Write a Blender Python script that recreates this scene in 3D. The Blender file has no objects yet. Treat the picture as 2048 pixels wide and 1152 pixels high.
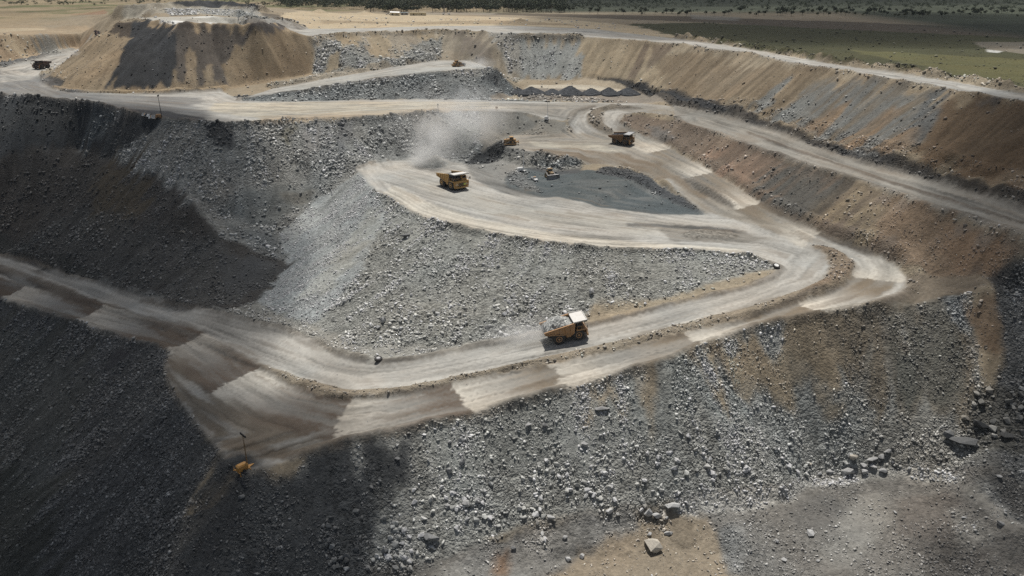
import bpy, bmesh, math, random, time
import numpy as np
from mathutils import Vector, Matrix
from mathutils.geometry import delaunay_2d_cdt
T0 = time.time()
random.seed(7)
RNG = np.random.default_rng(11)
C = bpy.context.scene.collection
rad = math.radians

# ------------------------------------------------------------------ camera and survey helpers
CAM_Z = 150.0                      # the drone hovers 150 m above datum; every survey level below is a drop under it
FPX = 1500.0
PITCH = math.atan((576 + 60) / FPX)
CP, SP = math.cos(PITCH), math.sin(PITCH)

def ray(px, py):
    u, v = (px - 1024) / FPX, (576 - py) / FPX
    return np.array([u, CP + v * SP, -SP + v * CP])

def at(px, py, d):
    """ground point (x, y, z) seen on a level d metres below the camera"""
    r = ray(px, py)
    p = r * (d / -r[2])
    return (p[0], p[1], CAM_Z - d)

def line(pts):
    return [at(*p) for p in pts]

def dense(L, step=7.0, closed=False):
    out = []
    n = len(L)
    for i in range(n if closed else n - 1):
        a, b = np.array(L[i]), np.array(L[(i + 1) % n])
        k = max(1, int(np.linalg.norm((b - a)[:2]) / step))
        for j in range(k):
            out.append(tuple(a + (b - a) * j / k))
    if not closed:
        out.append(tuple(L[-1]))
    return out

def near_on(L, x, y):
    P = np.array(L)
    a, b = P[:-1], P[1:]
    ab = b[:, :2] - a[:, :2]
    t = np.clip(((x - a[:, 0]) * ab[:, 0] + (y - a[:, 1]) * ab[:, 1]) / np.maximum(1e-9, (ab ** 2).sum(1)), 0, 1)
    q = a + (b - a) * t[:, None]
    d = np.hypot(q[:, 0] - x, q[:, 1] - y)
    i = int(d.argmin())
    return d[i], q[i, 2]

def toe(pts, crest, ang=36.0, dmax=260):
    """foot of a tipped slope: the level at which each sight line meets the slope falling from the crest"""
    out = []
    k = math.tan(rad(ang))
    for (px, py) in pts:
        r = ray(px, py)
        best = None
        prev = None
        for d in np.arange(40, dmax, 0.5):
            p = r * (d / -r[2])
            dist, zc = near_on(crest, p[0], p[1])
            g = (CAM_Z - d) - (zc - k * dist)
            if prev is not None and prev > 0 and g <= 0:
                best = d
            prev = g
        out.append(at(px, py, best if best else 100))
    return out

# ------------------------------------------------------------------ survey of the pit: crests, toes and road edges
S = {}
S['rim'] = line([(480,62,44),(560,66,44),(620,72,44),(674,68,44),(742,65,44),(876,61.5,44),(968,63,44),(1016,68,44.5),(1090,69,45),(1160,72,45.5),
    (1221,77,46),(1289,82,46.5),(1374,89,46.5),(1420,98,46.5),(1502,106,46.3),(1567,123,46),(1663,137,46),(1758,154,45.7),
    (1861,169,45.4),(1922,184,45.2),(1981,191,45),(2048,203,45),(2180,226,45),(2330,254,45)])
S['rim_back'] = line([(620,58,44),(742,56,44),(876,52,44),(1016,51,44.3),(1187,58,45.5),(1348,77,46.3),(1451,91,46),(1540,106,46),
    (1622,121,45.8),(1725,137,45.5),(1827,152,45.3),(1930,168,45),(2048,188,44.8),(2180,212,44.8),(2330,240,44.8)])
S['wall_toe'] = toe([(1016,158),(1100,160),(1170,157),(1250,164),(1300,174),(1348,186),(1403,198),(1478,219),(1526,239),(1567,255),(1635,280),(1690,291),(1758,313),
    (1806,323),(1861,337),(1964,359),(2048,383),(2180,424),(2330,470)], S['rim'], 37)
S['r_back'] = line([(1348,213,75.6),(1451,236,74.2),(1567,270,73.6),(1642,301,74),(1724,328,73.6),(1827,356,73.5),(1947,390,72.6),(2048,420,71.7),(2180,462,71),(2330,510,70.5)])
S['r_front'] = line([(1350,236,77),(1364,249,76.6),(1437,271,76.2),(1495,293,76.2),(1554,311,76.2),(1612,334,76.1),(1700,359,75.8),(1758,379,75.8),
    (1861,417,75.7),(1947,442,75.6),(2048,476,75.5),(2180,520,75.5),(2330,572,75.5)])
S['m_back'] = line([(444,183,72.5),(479,202,73.3),(581,204,74),(674,201,74.3),(845,199,75),(982,201,75.5),(1070,203,76),(1153,205,76),(1272,206,76.1),(1348,213,75.6)])
S['m_front'] = line([(-330,168,68),(-150,182,69),(0,190,70),(68,197,70.3),(137,200,70.5),(191,208,71),(239,219,71.8),(291,233,72.6),(325,239,73),(369,244,73.3),(410,248,73.4),
    (496,249,73.6),(581,241,74),(684,238,74.5),(742,235,74.7),(811,229,75),(872,222,75.3),(948,219,75.8),(1002,223,76.4),(1054,225,77.4),(1091,237,79.5),(1128,243,81.2)])
S['m_mid'] = line([(0,150,69),(60,165,69.5),(137,193,70.3),(250,203,71.3),(400,215,72.6),(600,222,74),(800,214,75),(1000,210,75.8),(1153,209,76.2)])
S['d_outer'] = line([(-330,140,66),(-120,142,67),(0,138,68),(34,128,68),(68,120,68),(113,109,68),(157,99,67.5)])
S['d_inner'] = line([(164,104,67.6),(113,133,68.3),(80,150,69),(82,164,69.7),(103,178,70.2),(137,186,70.6),(239,187,71),(342,188,71.5),(444,183,72.3)])
# brown stockpile
S['pile_base'] = line([(150,112,67.2),(118,135,67.8),(86,155,69),(110,175,69.8),(150,180,70.2),(239,181,70.6),(342,182,71),(444,175,71),(547,160,69.5),(620,147,67.5)])
S['pile_top'] = line([(232,46,35),(262,42,34.5),(301,45,34.5),(359,50,34.5),(427,49,34.8),(513,52,35.5),(545,50,36),(561,52,37.5),(585,66,41.5)])
S['pile_rear'] = line([(250,38,35),(330,33,34),(420,32,34),(500,38,35.5),(565,47,39.5)])
S['plat'] = line([(240,20,34),(330,16,33),(430,12,33),(520,22,35),(560,36,39)])
# dozer ramp under the back wall
S['ramp_back'] = line([(547,177,71.5),(620,163,68.5),(700,150,66),(787,134,63.8),(879,121,62),(934,121,62),(985,137,62.5)])
S['ramp_front'] = line([(479,200,73),(581,185,70.5),(674,170,67),(777,157,63.8),(893,144,62),(947,139,61.6),(988,139,62)])
S['ramp_toe'] = toe([(1000,196),(1043,180)], S['ramp_front'], 36) 
S['dump_shelf'] = line([(1043,178,75.0),(1100,175,74.5),(1180,175,74.5),(1260,180,75),(1310,190,75.5)])
# switchback between the main road and the tip
S['lane_l'] = line([(1186,213,77),(1150,224,78.7),(1137,241,80.5),(1133,250,82),(1142,264,85)])
S['lane_m'] = line([(1225,212,77),(1190,221,78.5),(1175,232,80),(1177,245,81.5),(1192,258,84),(1219,270,86)])
S['lane_o'] = line([(1295,219,77.3),(1240,220,78.2),(1208,224,79),(1199,235,80.3),(1206,250,82.6),(1225,265,85.5)])
S['lane_i'] = line([(1350,236,77.5),(1273,228,78),(1247,231,79),(1238,242,80.8),(1260,258,83.5),(1317,283,86.3)])
S['knoll_base'] = toe([(1378,305),(1440,335)], S['r_front'], 36)
S['out_r'] = line([(1317,283,86.3),(1339,294,86.6),(1378,318,87.2),(1427,344,88),(1476,375,88.8),(1525,406,89.6),(1589,441,90.3),(1657,471,91),(1704,490,91.6),(1751,509,92.2),
    (1792,530,93),(1814,554,94),(1815,572,95),(1790,590,95.6),(1717,612,96.3)])
S['pad_toe'] = line([(955,310,91.5),(985,285,88.2),(1032,268,86.6),(1060,268,85.8),(1087,269,85),(1120,267,84.8),(1142,264,85)])
S['pad_in'] = line([(1045,290,87),(1130,290,87.3),(1240,290,87.5),(1320,320,88),(1420,375,89.5),(1500,425,91),(1600,470,92)])
S['pad_edge'] = line([(1001,281,86.6),(1008,292,87),(1029,298,87.4),(1053,304,87.7),(1083,308,88),(1110,313,88.3),(1160,322,88.7),(1250,330,89.2),(1320,360,90.8),(1364,391,92),(1405,422,93)])
S['dump_toe'] = line([(930,326,93),(975,326,93)])
S['floor_edge'] = line([(1000,318,93),(1046,334,93.4),(1084,334,93.5),(1114,341,93.5),(1163,341,93.5),(1250,343,93.5),(1310,367,93.7),(1355,396,93.7),(1398,427,93.5)])
# the tip head
S['tip_back'] = line([(712,337,93),(740,326,93),(790,316,93),(830,313,93),(880,318,93),(930,326,93)])
S['tip_front'] = line([(712,338,93),(716,350,93),(729,362,92.6),(748,385,92.3),(777,400,92.2),(818,427,92),(879,447,92),(948,463,92),(1016,476,92),(1084,485,92),(1153,494,92.2),
    (1255,501,92.6),(1374,502,93.4),(1416,505,93.8),(1492,513,94.4),(1533,525,94.8),(1553,534,95)])
S['tip_mid'] = line([(800,350,92.8),(905,385,92.6),(1000,420,92.8),(1150,440,93.2),(1300,455,93.4),(1450,470,93.6),(1550,490,94),(1640,520,95),(1700,545,95)])
# near haul road
S['near_in'] = line([(1553,536,95.2),(1539,553,96.2),(1485,574,97.8),(1374,598,100.5),(1272,625,103.5),(1170,650,106.5),(1050,671,109.3),(948,690,111),(845,711,112.3),(763,721,113),(725,718,113.5),
    (674,706,114.5),(615,678,116.2),(564,655,117.7),(513,645,119),(445,626,121),(376,613,123.3),(291,598,126.5),(205,567,130),(137,550,133),(68,523,136),(0,509,138.5),(-130,470,136),(-330,425,128)])
S['near_mid_a'] = line([(1655,560,95.5),(1600,585,97),(1520,612,99),(1400,643,101.7),(1240,684,105.7),(1090,719,108.7),(950,750,111.7),(800,780,114),(700,785,115.2),(600,760,117),(506,725,119.5),(393,675,123),(308,644,126.2),(205,613,130.4),(103,570,134.2),(0,535,138.5),(-130,500,136),(-330,455,128)])
S['near_mid_b'] = line([(1706,548,95.3),(1690,570,96),(1640,594,97),(1560,616,98.5),(1480,641,100.2),(1400,661,101.9),(1250,699,105.7),(1100,731,108.7),(950,758,111.7),(850,782,113.3),(760,797,114.7),(680,803,115.5),(640,795,116.2),(580,770,117.5)])
S['near_front'] = line([(1936,585,90.5),(1881,596,93),(1837,608,95.2),(1717,616,96.6),(1635,632,97.6),(1512,655,100),(1403,692,102.7),(1348,718,104),(1187,767,109),(1084,794,111.5),(982,821,113.3),(879,844,115),(777,867,116.2),(674,892,117),
    (590,916,117.3),(535,932,117.5),(490,946,117.7),(455,922,117.8),(432,890,118),(404,861,118.3),(376,826,118.8),(352,792,119.4),(328,741,121),(342,704,122),(291,687,124),(219,670,127),(150,646,131),(68,622,136),(0,601,138.5),(-130,572,136),(-330,530,128)])
S['ledge'] = line([(1868,550,91),(1920,549,89),(1964,550,87.5)])
S['ledge_f'] = line([(1850,575,93.5),(1910,570,91),(1975,572,88)])
S['right_mid'] = line([(2048,600,90.9),(2010,660,96.9),(2048,700,100.7),(2048,850,114),(2180,640,91),(2180,760,102)])
NF = [(1960,720),(1900,740),(1950,840),(1850,790)]
S['floor_toe'] = toe([(2048,975),(1985,930),(1895,939),(1724,949),(1645,946),(1553,977),(1348,1004),(1197,1028),(1050,1052),(982,1096),(913,1107),(880,1122),(800,1180),(700,1260)], S['near_front'], 36)
S['floor_toe'] = line([(1985,930,121),(1895,939,126),(1724,949,132),(1645,946,134.5)]) + [(x, y, 0.5 * z + 0.5 * (CAM_Z - 137.5)) for (x, y, z) in S['floor_toe'][5:]]
fz = lambda px, py, d: at(px, py, d)
S['floor_near'] = line([(1000,1150,138.5),(1160,1110,138.5),(1300,1110,138.5),(1450,1110,138.2),(1600,1130,137),(1750,1140,136),(1900,1140,135),(2048,1140,133)])
S['floor_off'] = line([(900,1300,138.5),(1300,1300,138.5),(1700,1300,138),(2100,1300,138),(2500,1400,138),(2500,1150,137)])
S['mound_a'] = line([(1560,1010,136.5),(1640,972,134.6),(1730,962,132.6),(1850,962,129.4),(1915,968,127)])
S['mound_b'] = line([(1915,968,127),(1975,1010,127.2),(2048,1066,127.6),(2200,1160,128)])
S['mound_c'] = line([(1650,1060,134.6),(1780,1040,133.2),(1900,1030,131),(1960,1080,131.5)])
S['right_toe'] = line([(2048,985,124.5),(2150,1040,124),(2300,1130,124)])
# deep pit at the lower left
S['deep'] = toe([(-330,1250),(-150,1250),(0,1250),(150,1260),(300,1250),(420,1260),(520,1270),(620,1290)], [p for p in S['near_front']], 35)
# left spoil
S['valley'] = toe([(436,430),(500,447)], S['m_front'], 36)
S['lobe'] = line([(0,318,98),(90,305,96.5),(157,301,96),(219,318,96.3),(274,345,96),(359,369,96.5),(383,400,100.5),(407,437,106),(445,482,111.5),(547,502,115.3),(568,526,117)])
S['lobe_b'] = line([(600,470,112.5),(640,430,108.5)])
S['flank_toe'] = line([(690,358,97),(632,396,104),(585,435,109),(554,458,112),(560,490,114.5),(572,523,117),(540,570,119.3),(508,600,120.2),(560,634,118.8),(620,664,116.8),(690,698,114.8)])
# natural ground and the far field
S['west_top'] = line([(-330,78,49),(-150,74,49),(0,71,49.2),(103,69,52.6),(150,68,55),(205,64,55.5)])
S['west_toe'] = line([(-330,128,66.5),(-120,128,67),(0,124,67),(60,113,67.2),(157,94,66.5)])
S['west_far'] = line([(-330,50,50),(0,45,49),(100,40,48),(200,30,43),(240,20,38)])
S['west_hill'] = line([(-330,10,47),(0,12,46),(100,18,46),(200,18,41)])
S['field1'] = line([(1460,80,46),(1700,100,45.5),(2048,160,45),(2330,210,45)])
S['field2'] = line([(700,30,44.5),(900,30,44.5),(1100,38,45),(1400,45,46),(1700,60,46),(2048,90,46),(2330,100,46)])
S['field3'] = line([(600,12,45),(1000,5,45),(1500,5,46),(2048,5,47),(2330,5,47)])
EXTRA = [(-900,2600,105),(900,2600,103),(0,2600,104),(-900,1500,104),(900,1500,104),(-900,900,102),(900,700,104),(900,300,105),(600,300,105),(600,100,75),(600,40,40),(0,40,5),(-300,40,-50),(-900,40,-50),(-900,400,60)]

RES = 0.6
X0, X1, Y0, Y1 = -520.0, 420.0, 60.0, 1010.0
NX, NY = int((X1 - X0) / RES), int((Y1 - Y0) / RES)

def build_tin():
    V, E = [], []
    for k, L in S.items():
        D = dense(L)
        i0 = len(V)
        V += D
        E += [(i0 + i, i0 + i + 1) for i in range(len(D) - 1)]
    V += [(x, y, z) for x, y, z in EXTRA]
    V = np.array(V)
    vo, _, F, ov, _, _ = delaunay_2d_cdt([Vector((x, y)) for x, y, z in V], E, [], 0, 1e-3)
    P = np.zeros((len(vo), 3))
    cross = 0
    for i, v in enumerate(vo):
        P[i, :2] = v
        if len(ov[i]):
            P[i, 2] = np.mean([V[j][2] for j in ov[i]])
        else:
            dd = np.hypot(V[:, 0] - v[0], V[:, 1] - v[1])
            j = dd.argsort()[:2]
            w = 1 / (dd[j] + .01)
            P[i, 2] = (V[j, 2] * w).sum() / w.sum()
            cross += 1
    print('TIN', len(P), len(F), 'crossings', cross)
    return P, np.array([f for f in F if len(f) == 3])

def raster_tin(P, F):
    H = np.full((NY, NX), np.nan)
    for f in F:
        a, b, c = P[f]
        x0, x1 = min(a[0], b[0], c[0]), max(a[0], b[0], c[0])
        y0, y1 = min(a[1], b[1], c[1]), max(a[1], b[1], c[1])
        i0, i1 = max(0, int((x0 - X0) / RES)), min(NX - 1, int((x1 - X0) / RES) + 1)
        j0, j1 = max(0, int((y0 - Y0) / RES)), min(NY - 1, int((y1 - Y0) / RES) + 1)
        if i1 < i0 or j1 < j0:
            continue
        det = (b[1] - c[1]) * (a[0] - c[0]) + (c[0] - b[0]) * (a[1] - c[1])
        if abs(det) < 1e-9:
            continue
        gx = X0 + np.arange(i0, i1 + 1) * RES
        gy = (Y0 + np.arange(j0, j1 + 1) * RES)[:, None]
        l0 = ((b[1] - c[1]) * (gx - c[0]) + (c[0] - b[0]) * (gy - c[1])) / det
        l1 = ((c[1] - a[1]) * (gx - c[0]) + (a[0] - c[0]) * (gy - c[1])) / det
        l2 = 1 - l0 - l1
        m = (l0 >= -1e-6) & (l1 >= -1e-6) & (l2 >= -1e-6)
        sub = H[j0:j1 + 1, i0:i1 + 1]
        sub[m] = (l0 * a[2] + l1 * b[2] + l2 * c[2])[m]
    H[np.isnan(H)] = CAM_Z - 46
    return H

def blur(A, n=1):
    for _ in range(n):
        B = np.pad(A, 1, mode='edge')
        A = (B[:-2, 1:-1] + 2 * B[1:-1, 1:-1] + B[2:, 1:-1]) / 4
        B = np.pad(A, 1, mode='edge')
        A = (B[1:-1, :-2] + 2 * B[1:-1, 1:-1] + B[1:-1, 2:]) / 4
    return A

def samp(A, x, y):
    """bilinear look-up of a raster at world x, y"""
    fx = np.clip((np.asarray(x) - X0) / RES, 0, NX - 1.001)
    fy = np.clip((np.asarray(y) - Y0) / RES, 0, NY - 1.001)
    i, j = fx.astype(int), fy.astype(int)
    u, v = fx - i, fy - j
    if A.ndim == 3:
        u, v = u[..., None], v[..., None]
    return (A[j, i] * (1 - u) + A[j, i + 1] * u) * (1 - v) + (A[j + 1, i] * (1 - u) + A[j + 1, i + 1] * u) * v

# ------------------------------------------------------------------ noise in world metres
def _hash(ix, iy, seed):
    h = (ix.astype(np.int64) * 374761393 + iy.astype(np.int64) * 668265263 + seed * 974634777) & 0xFFFFFFFF
    h = ((h ^ (h >> 13)) * 1274126177) & 0xFFFFFFFF
    return ((h ^ (h >> 16)) & 0xFFFF).astype(np.float32) / 65535.0

def vnoise(x, y, seed=0):
    ix, iy = np.floor(x), np.floor(y)
    fx, fy = (x - ix).astype(np.float32), (y - iy).astype(np.float32)
    ix, iy = ix.astype(np.int64), iy.astype(np.int64)
    u, v = fx * fx * (3 - 2 * fx), fy * fy * (3 - 2 * fy)
    a, b = _hash(ix, iy, seed), _hash(ix + 1, iy, seed)
    c, d = _hash(ix, iy + 1, seed), _hash(ix + 1, iy + 1, seed)
    return (a + (b - a) * u) * (1 - v) + (c + (d - c) * u) * v - 0.5

def fbm(x, y, wl, octs=4, seed=0, gain=0.5):
    s, amp, tot = 0, 1.0, 0
    for k in range(octs):
        c, sn = math.cos(k * 1.1 + .4), math.sin(k * 1.1 + .4)
        s = s + amp * vnoise((x * c - y * sn) / wl + 17.3 * k, (x * sn + y * c) / wl - 9.1 * k, seed + k)
        tot += amp
        amp *= gain
        wl *= .5
    return s / tot * 2        # about -1..1

def sstep(a, b, x):
    t = np.clip((x - a) / (b - a), 0, 1)
    return t * t * (3 - 2 * t)

# ------------------------------------------------------------------ height raster
P_TIN, F_TIN = build_tin()
H = blur(raster_tin(P_TIN, F_TIN), 2)
GX, GY = np.meshgrid(X0 + np.arange(NX) * RES, Y0 + np.arange(NY) * RES)

def hits(pts):
    """first ground point along each sight line (survey of zones, vehicles and rocks)"""
    out = []
    ts = np.concatenate([np.arange(120, 1500, 1.2)])
    for px, py in pts:
        r = ray(px, py)
        x, y, z = r[0] * ts, r[1] * ts, CAM_Z + r[2] * ts
        g = z - samp(H, x, y)
        i = np.argmax(g <= 0)
        if g[i] > 0:
            i = len(ts) - 1
        a = g[i - 1] / max(1e-6, g[i - 1] - g[i]) if i else 0
        t = ts[i - 1] + (ts[i] - ts[i - 1]) * a
        out.append((r[0] * t, r[1] * t, CAM_Z + r[2] * t))
    return out

def fill(poly):
    """mask of a world polygon on the raster"""
    P = np.array([(p[0], p[1]) for p in poly])
    i0, i1 = max(0, int((P[:, 0].min() - X0) / RES)), min(NX, int((P[:, 0].max() - X0) / RES) + 2)
    j0, j1 = max(0, int((P[:, 1].min() - Y0) / RES)), min(NY, int((P[:, 1].max() - Y0) / RES) + 2)
    M = np.zeros((NY, NX), np.float32)
    if i1 <= i0 or j1 <= j0:
        return M
    gx, gy = GX[j0:j1, i0:i1], GY[j0:j1, i0:i1]
    ins = np.zeros(gx.shape, bool)
    n = len(P)
    for k in range(n):
        ax, ay = P[k]
        bx, by = P[(k + 1) % n]
        if ay == by:
            continue
        c = ((ay > gy) != (by > gy)) & (gx < (bx - ax) * (gy - ay) / (by - ay) + ax)
        ins ^= c
    M[j0:j1, i0:i1] = ins
    return M

def stamp(L, radius, fn, step=1.2):
    """visit raster windows round a polyline: fn(window slices, distance, along, tangent)"""
    D = dense(L, step)
    s = 0
    for k in range(len(D)):
        p = D[k]
        q = D[min(k + 1, len(D) - 1)]
        o = D[max(k - 1, 0)]
        t = np.array([q[0] - o[0], q[1] - o[1]])
        t = t / max(1e-6, np.hypot(*t))
        i0, i1 = int((p[0] - radius - X0) / RES), int((p[0] + radius - X0) / RES) + 1
        j0, j1 = int((p[1] - radius - Y0) / RES), int((p[1] + radius - Y0) / RES) + 1
        i0, j0, i1, j1 = max(0, i0), max(0, j0), min(NX, i1), min(NY, j1)
        if i1 > i0 and j1 > j0:
            sl = (slice(j0, j1), slice(i0, i1))
            fn(sl, np.hypot(GX[sl] - p[0], GY[sl] - p[1]), s, t, p)
        s += np.hypot(q[0] - p[0], q[1] - p[1])

ADD = np.zeros((NY, NX), np.float32)
LUMP = fbm(GX, GY, 7, 3, 5)
LUMP2 = fbm(GX, GY, 2.6, 2, 9)
def windrow(L, h, w, lump=.6):
    def fn(sl, d, s, t, p):
        prof = np.clip(1 - d / w, 0, 1)
        prof = np.minimum(prof * 1.25, .5 + prof * .5)
        v = h * prof * (1 + lump * LUMP[sl] + .35 * lump * LUMP2[sl])
        ADD[sl] = np.maximum(ADD[sl], v)
    stamp(L, w, fn)

def off(L, m):
    """shift a polyline sideways by m metres (positive = to the left of its direction)"""
    out = []
    for i in range(len(L)):
        a, b = L[max(0, i - 1)], L[min(len(L) - 1, i + 1)]
        tx, ty = b[0] - a[0], b[1] - a[1]
        n = max(1e-6, math.hypot(tx, ty))
        out.append((L[i][0] - ty / n * m, L[i][1] + tx / n * m, L[i][2]))
    return out

def sub(name, a, b):
    """the stretch of a survey line between two picture columns"""
    out = []
    for p in S[name]:
        zc = p[1] * CP + (CAM_Z - p[2]) * SP
        px = 1024 + FPX * p[0] / zc
        if a <= px <= b:
            out.append(p)
    return out

windrow(off(S['rim_back'][5:], 5), 3.0, 5, .9)
windrow(off(sub('rim', 1000, 1180), -2), 2.0, 4, .8)
windrow(off(sub('rim', 1180, 2400), -1.0), .7, 2.5, .9)
windrow(off(sub('rim', 620, 1000), -2), 1.6, 3.5, 1.2)
windrow(off(S['r_back'], 3.5), 2.6, 5, 1.0)
windrow(off(S['r_back'], 8.5), 1.6, 5, 1.3)
windrow(off(S['r_front'], 1), 1.5, 2.5, .6)
windrow(off(S['out_r'], 2.2), 2.0, 3.2, .5)
windrow(hits([(1495, 265), (1590, 299), (1700, 336), (1860, 388), (1960, 418), (2048, 447)]), .6, 1.3, 1.0)
windrow(off(sub('near_front', 590, 1760), -1.0), 1.3, 2.2, .8)
windrow(off(sub('near_front', -400, 350), -1.0), 1.4, 3.0, .8)
windrow(off(sub('near_in', -400, 760), -1), 1.3, 3.0, .8)
windrow(off(sub('near_in', 760, 1560), 1), 1.1, 2.2, .8)
mid = [((a[0] + b[0]) / 2, (a[1] + b[1]) / 2, a[2]) for a, b in zip(dense(S['near_mid_a'][:8], 400), S['near_mid_b'][:8])]
BERM = fill(S['near_mid_a'][:11] + S['near_mid_b'][::-1])
ADD = np.maximum(ADD, blur(BERM, 4) * (1.5 + .8 * LUMP) * 1.15)
windrow(sub('near_mid_a', -400, 520), .8, 3.0, .8)
ISL = fill(hits([(1620, 492), (1660, 498), (1690, 512), (1708, 530), (1704, 550), (1680, 566), (1640, 585), (1590, 600), (1650, 560), (1662, 535), (1650, 510)]))
ADD = np.maximum(ADD, blur(ISL, 5) * (1.6 + .6 * LUMP))
windrow(off(S['tip_front'][3:], 0.5), 1.3, 2.4, 1.0)
windrow(S['tip_back'], .8, 3, .8)
windrow(off(sub('m_front', -100, 900), 0), 1.6, 3.5, 1.1)
windrow(off(sub('m_front', 330, 900), 0), 1.2, 3, 1.3)
windrow(off(S['ramp_front'], 0), 1.2, 3, .9)
windrow(off(S['ramp_back'][:5], 5), 2.0, 5, .9)
MED = fill(S['lane_m'] + S['lane_o'][::-1])
ADD = np.maximum(ADD, blur(MED, 5) * 2.2)
windrow(S['lane_l'], 1.0, 3, .4)
windrow(S['lane_i'], 1.4, 3.0, .4)
windrow(off(S['d_inner'][1:], 2.5), 1.8, 3.2, .5)
windrow(off(S['d_outer'][2:], 3), 2.2, 4, .6)
BERM2 = fill(hits([(1368, 356), (1390, 360), (1440, 384), (1476, 410), (1466, 416), (1420, 396), (1380, 372)]))
ADD = np.maximum(ADD, blur(BERM2, 4) * 1.4 * (1 + .5 * LUMP))
BERM3 = fill(hits([(1360, 468), (1410, 460), (1455, 462), (1478, 474), (1440, 482), (1380, 478)]))
ADD = np.maximum(ADD, blur(BERM3, 4) * 1.5 * (1 + .6 * LUMP))
FLR = fill(hits([(1200, 336), (1260, 338), (1305, 360), (1368, 396), (1400, 424), (1360, 410), (1300, 378), (1240, 352)]))
ADD = np.maximum(ADD, blur(FLR, 4) * 1.3 * (1 + .6 * LUMP))
windrow(S['plat'][:4], 5, 12, .4)
windrow(S['pile_rear'][3:], 4, 12, .6)
windrow(off(S['pile_top'], 1), 1.4, 4, 1.5)
windrow(hits([(235, 184), (300, 186), (380, 184), (450, 178)]), 2.0, 4, .5)
# heaps and hollows of the tip edge and the pit floor
def heap(px, py, r, h):
    p = hits([(px, py)])[0]
    def fn(sl, d, s, t, q):
        v = h * np.clip(1 - d / r, 0, 1) ** 1.15 * (1 + .35 * LUMP[sl] + .15 * LUMP2[sl])
        ADD[sl] = np.maximum(ADD[sl], v)
    stamp([p, (p[0] + .1, p[1], p[2])], r, fn)
heap(872, 326, 10, 4.5); heap(990, 148, 9, 5); heap(998, 195, 8, 4); heap(1085, 318, 9, 2.5); heap(1130, 322, 8, 2)
heap(1060, 350, 5, 1.2); heap(1030, 352, 6, 1.6); heap(1065, 380, 6, 1.4)
heap(1620, 1010, 11, 1.5); heap(1500, 1100, 9, 1.1); heap(1980, 1090, 12, 2.0); heap(1450, 1060, 7, 1.2); heap(770, 705, 7, 1.6)
heap(820, 690, 6, 1.3); heap(700, 690, 6, 1.2); heap(480, 410, 14, 2.5); heap(560, 395, 12, 2)
for q in ((330, 12, 16, 8), (400, 14, 20, 6), (640, 27, 10, 4), (730, 27, 12, 3), (300, 30, 14, 5), (480, 34, 10, 6), (1040, 43, 9, 3), (1100, 44, 8, 2.5), (585, 52, 12, 3.5), (560, 45, 10, 4)):
    heap(*q)
FLOORM = blur(fill(hits([(900, 1240), (980, 1110), (1200, 1045), (1348, 1022), (1553, 996), (1660, 966), (1900, 958), (1985, 985), (2048, 1040), (2300, 1180), (2400, 1300), (1700, 1300)])), 10)
H = H + blur(ADD, 1) + FLOORM * (1.0 * fbm(GX, GY, 17, 3, 151) + .55 * np.abs(fbm(GX, GY, 7, 3, 153)) - .2)
HS = blur(H, 10)
gy_, gx_ = np.gradient(HS, RES)
SLOPE = np.hypot(gx_, gy_)                 # tangent of the dip
print('height', round(time.time() - T0, 1))

# ------------------------------------------------------------------ road masks and driving directions
ROAD = np.zeros((NY, NX), np.float32)
def addroad(poly):
    global ROAD
    ROAD = np.maximum(ROAD, fill(poly))
addroad(S['near_in'] + S['near_front'][::-1])
addroad(S['tip_front'] + [S['near_in'][0]] + S['near_mid_a'][:1] + hits([(1712, 540), (1705, 490), (1657, 471), (1589, 441), (1525, 406), (1476, 375), (1427, 344), (1378, 318), (1320, 284), (1262, 259), (1240, 243),
    (1248, 230), (1300, 226), (1290, 219), (1240, 220), (1206, 224), (1199, 236), (1222, 268), (1192, 258), (1177, 245), (1176, 232), (1192, 221), (1225, 212), (1190, 210), (1150, 223), (1136, 241), (1142, 265),
    (1087, 271), (1030, 270), (1002, 282), (1010, 292), (1053, 302), (1160, 320), (1250, 328), (1320, 358), (1364, 391), (1400, 424), (1330, 424), (1200, 408), (1080, 388), (1020, 372), (975, 345), (930, 330)]) + S['tip_back'][::-1])
addroad(hits([(1690, 500), (1704, 488), (1751, 507), (1792, 529), (1814, 553), (1814, 574), (1782, 594), (1717, 612), (1660, 562), (1706, 548), (1708, 530)]))
addroad(S['r_back'] + S['r_front'][::-1])
addroad(S['m_back'] + S['m_front'][::-1][:18])
addroad(S['d_inner'] + [S['m_front'][k] for k in range(12, 1, -1)] + S['d_outer'][1:])
addroad(S['rim'] + S['rim_back'][::-1])
addroad(S['ramp_back'] + S['ramp_front'][::-1])
ROAD *= (1 - np.clip(BERM + ISL + MED, 0, 1))
DIRX, DIRY, DMIN = np.zeros((NY, NX), np.float32), np.zeros((NY, NX), np.float32), np.full((NY, NX), 99, np.float32)
def guide(L):
    def fn(sl, d, s, t, p):
        m = d < DMIN[sl]
        DMIN[sl][m] = d[m]
        DIRX[sl][m] = t[0]
        DIRY[sl][m] = t[1]
    stamp(L, 22, fn, 2.5)
LANE = hits([(-60, 565), (0, 585), (80, 608), (175, 634), (290, 662), (368, 688), (420, 722), (468, 760), (560, 812), (680, 838), (800, 825), (921, 795), (1111, 746), (1377, 676), (1500, 642), (1612, 615), (1690, 594),
    (1742, 566), (1757, 542), (1735, 518), (1700, 500), (1628, 474), (1560, 438), (1510, 409), (1411, 348), (1350, 316), (1290, 286), (1250, 266)])
for k in ('near_mid_a', 'near_in', 'r_back', 'r_front', 'm_mid', 'm_back', 'm_front', 'rim', 'rim_back', 'lane_l', 'lane_m', 'lane_o', 'lane_i', 'tip_front', 'ramp_front', 'ramp_back', 'd_inner', 'd_outer', 'pad_in'):
    guide(S[k])
guide(LANE)
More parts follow.
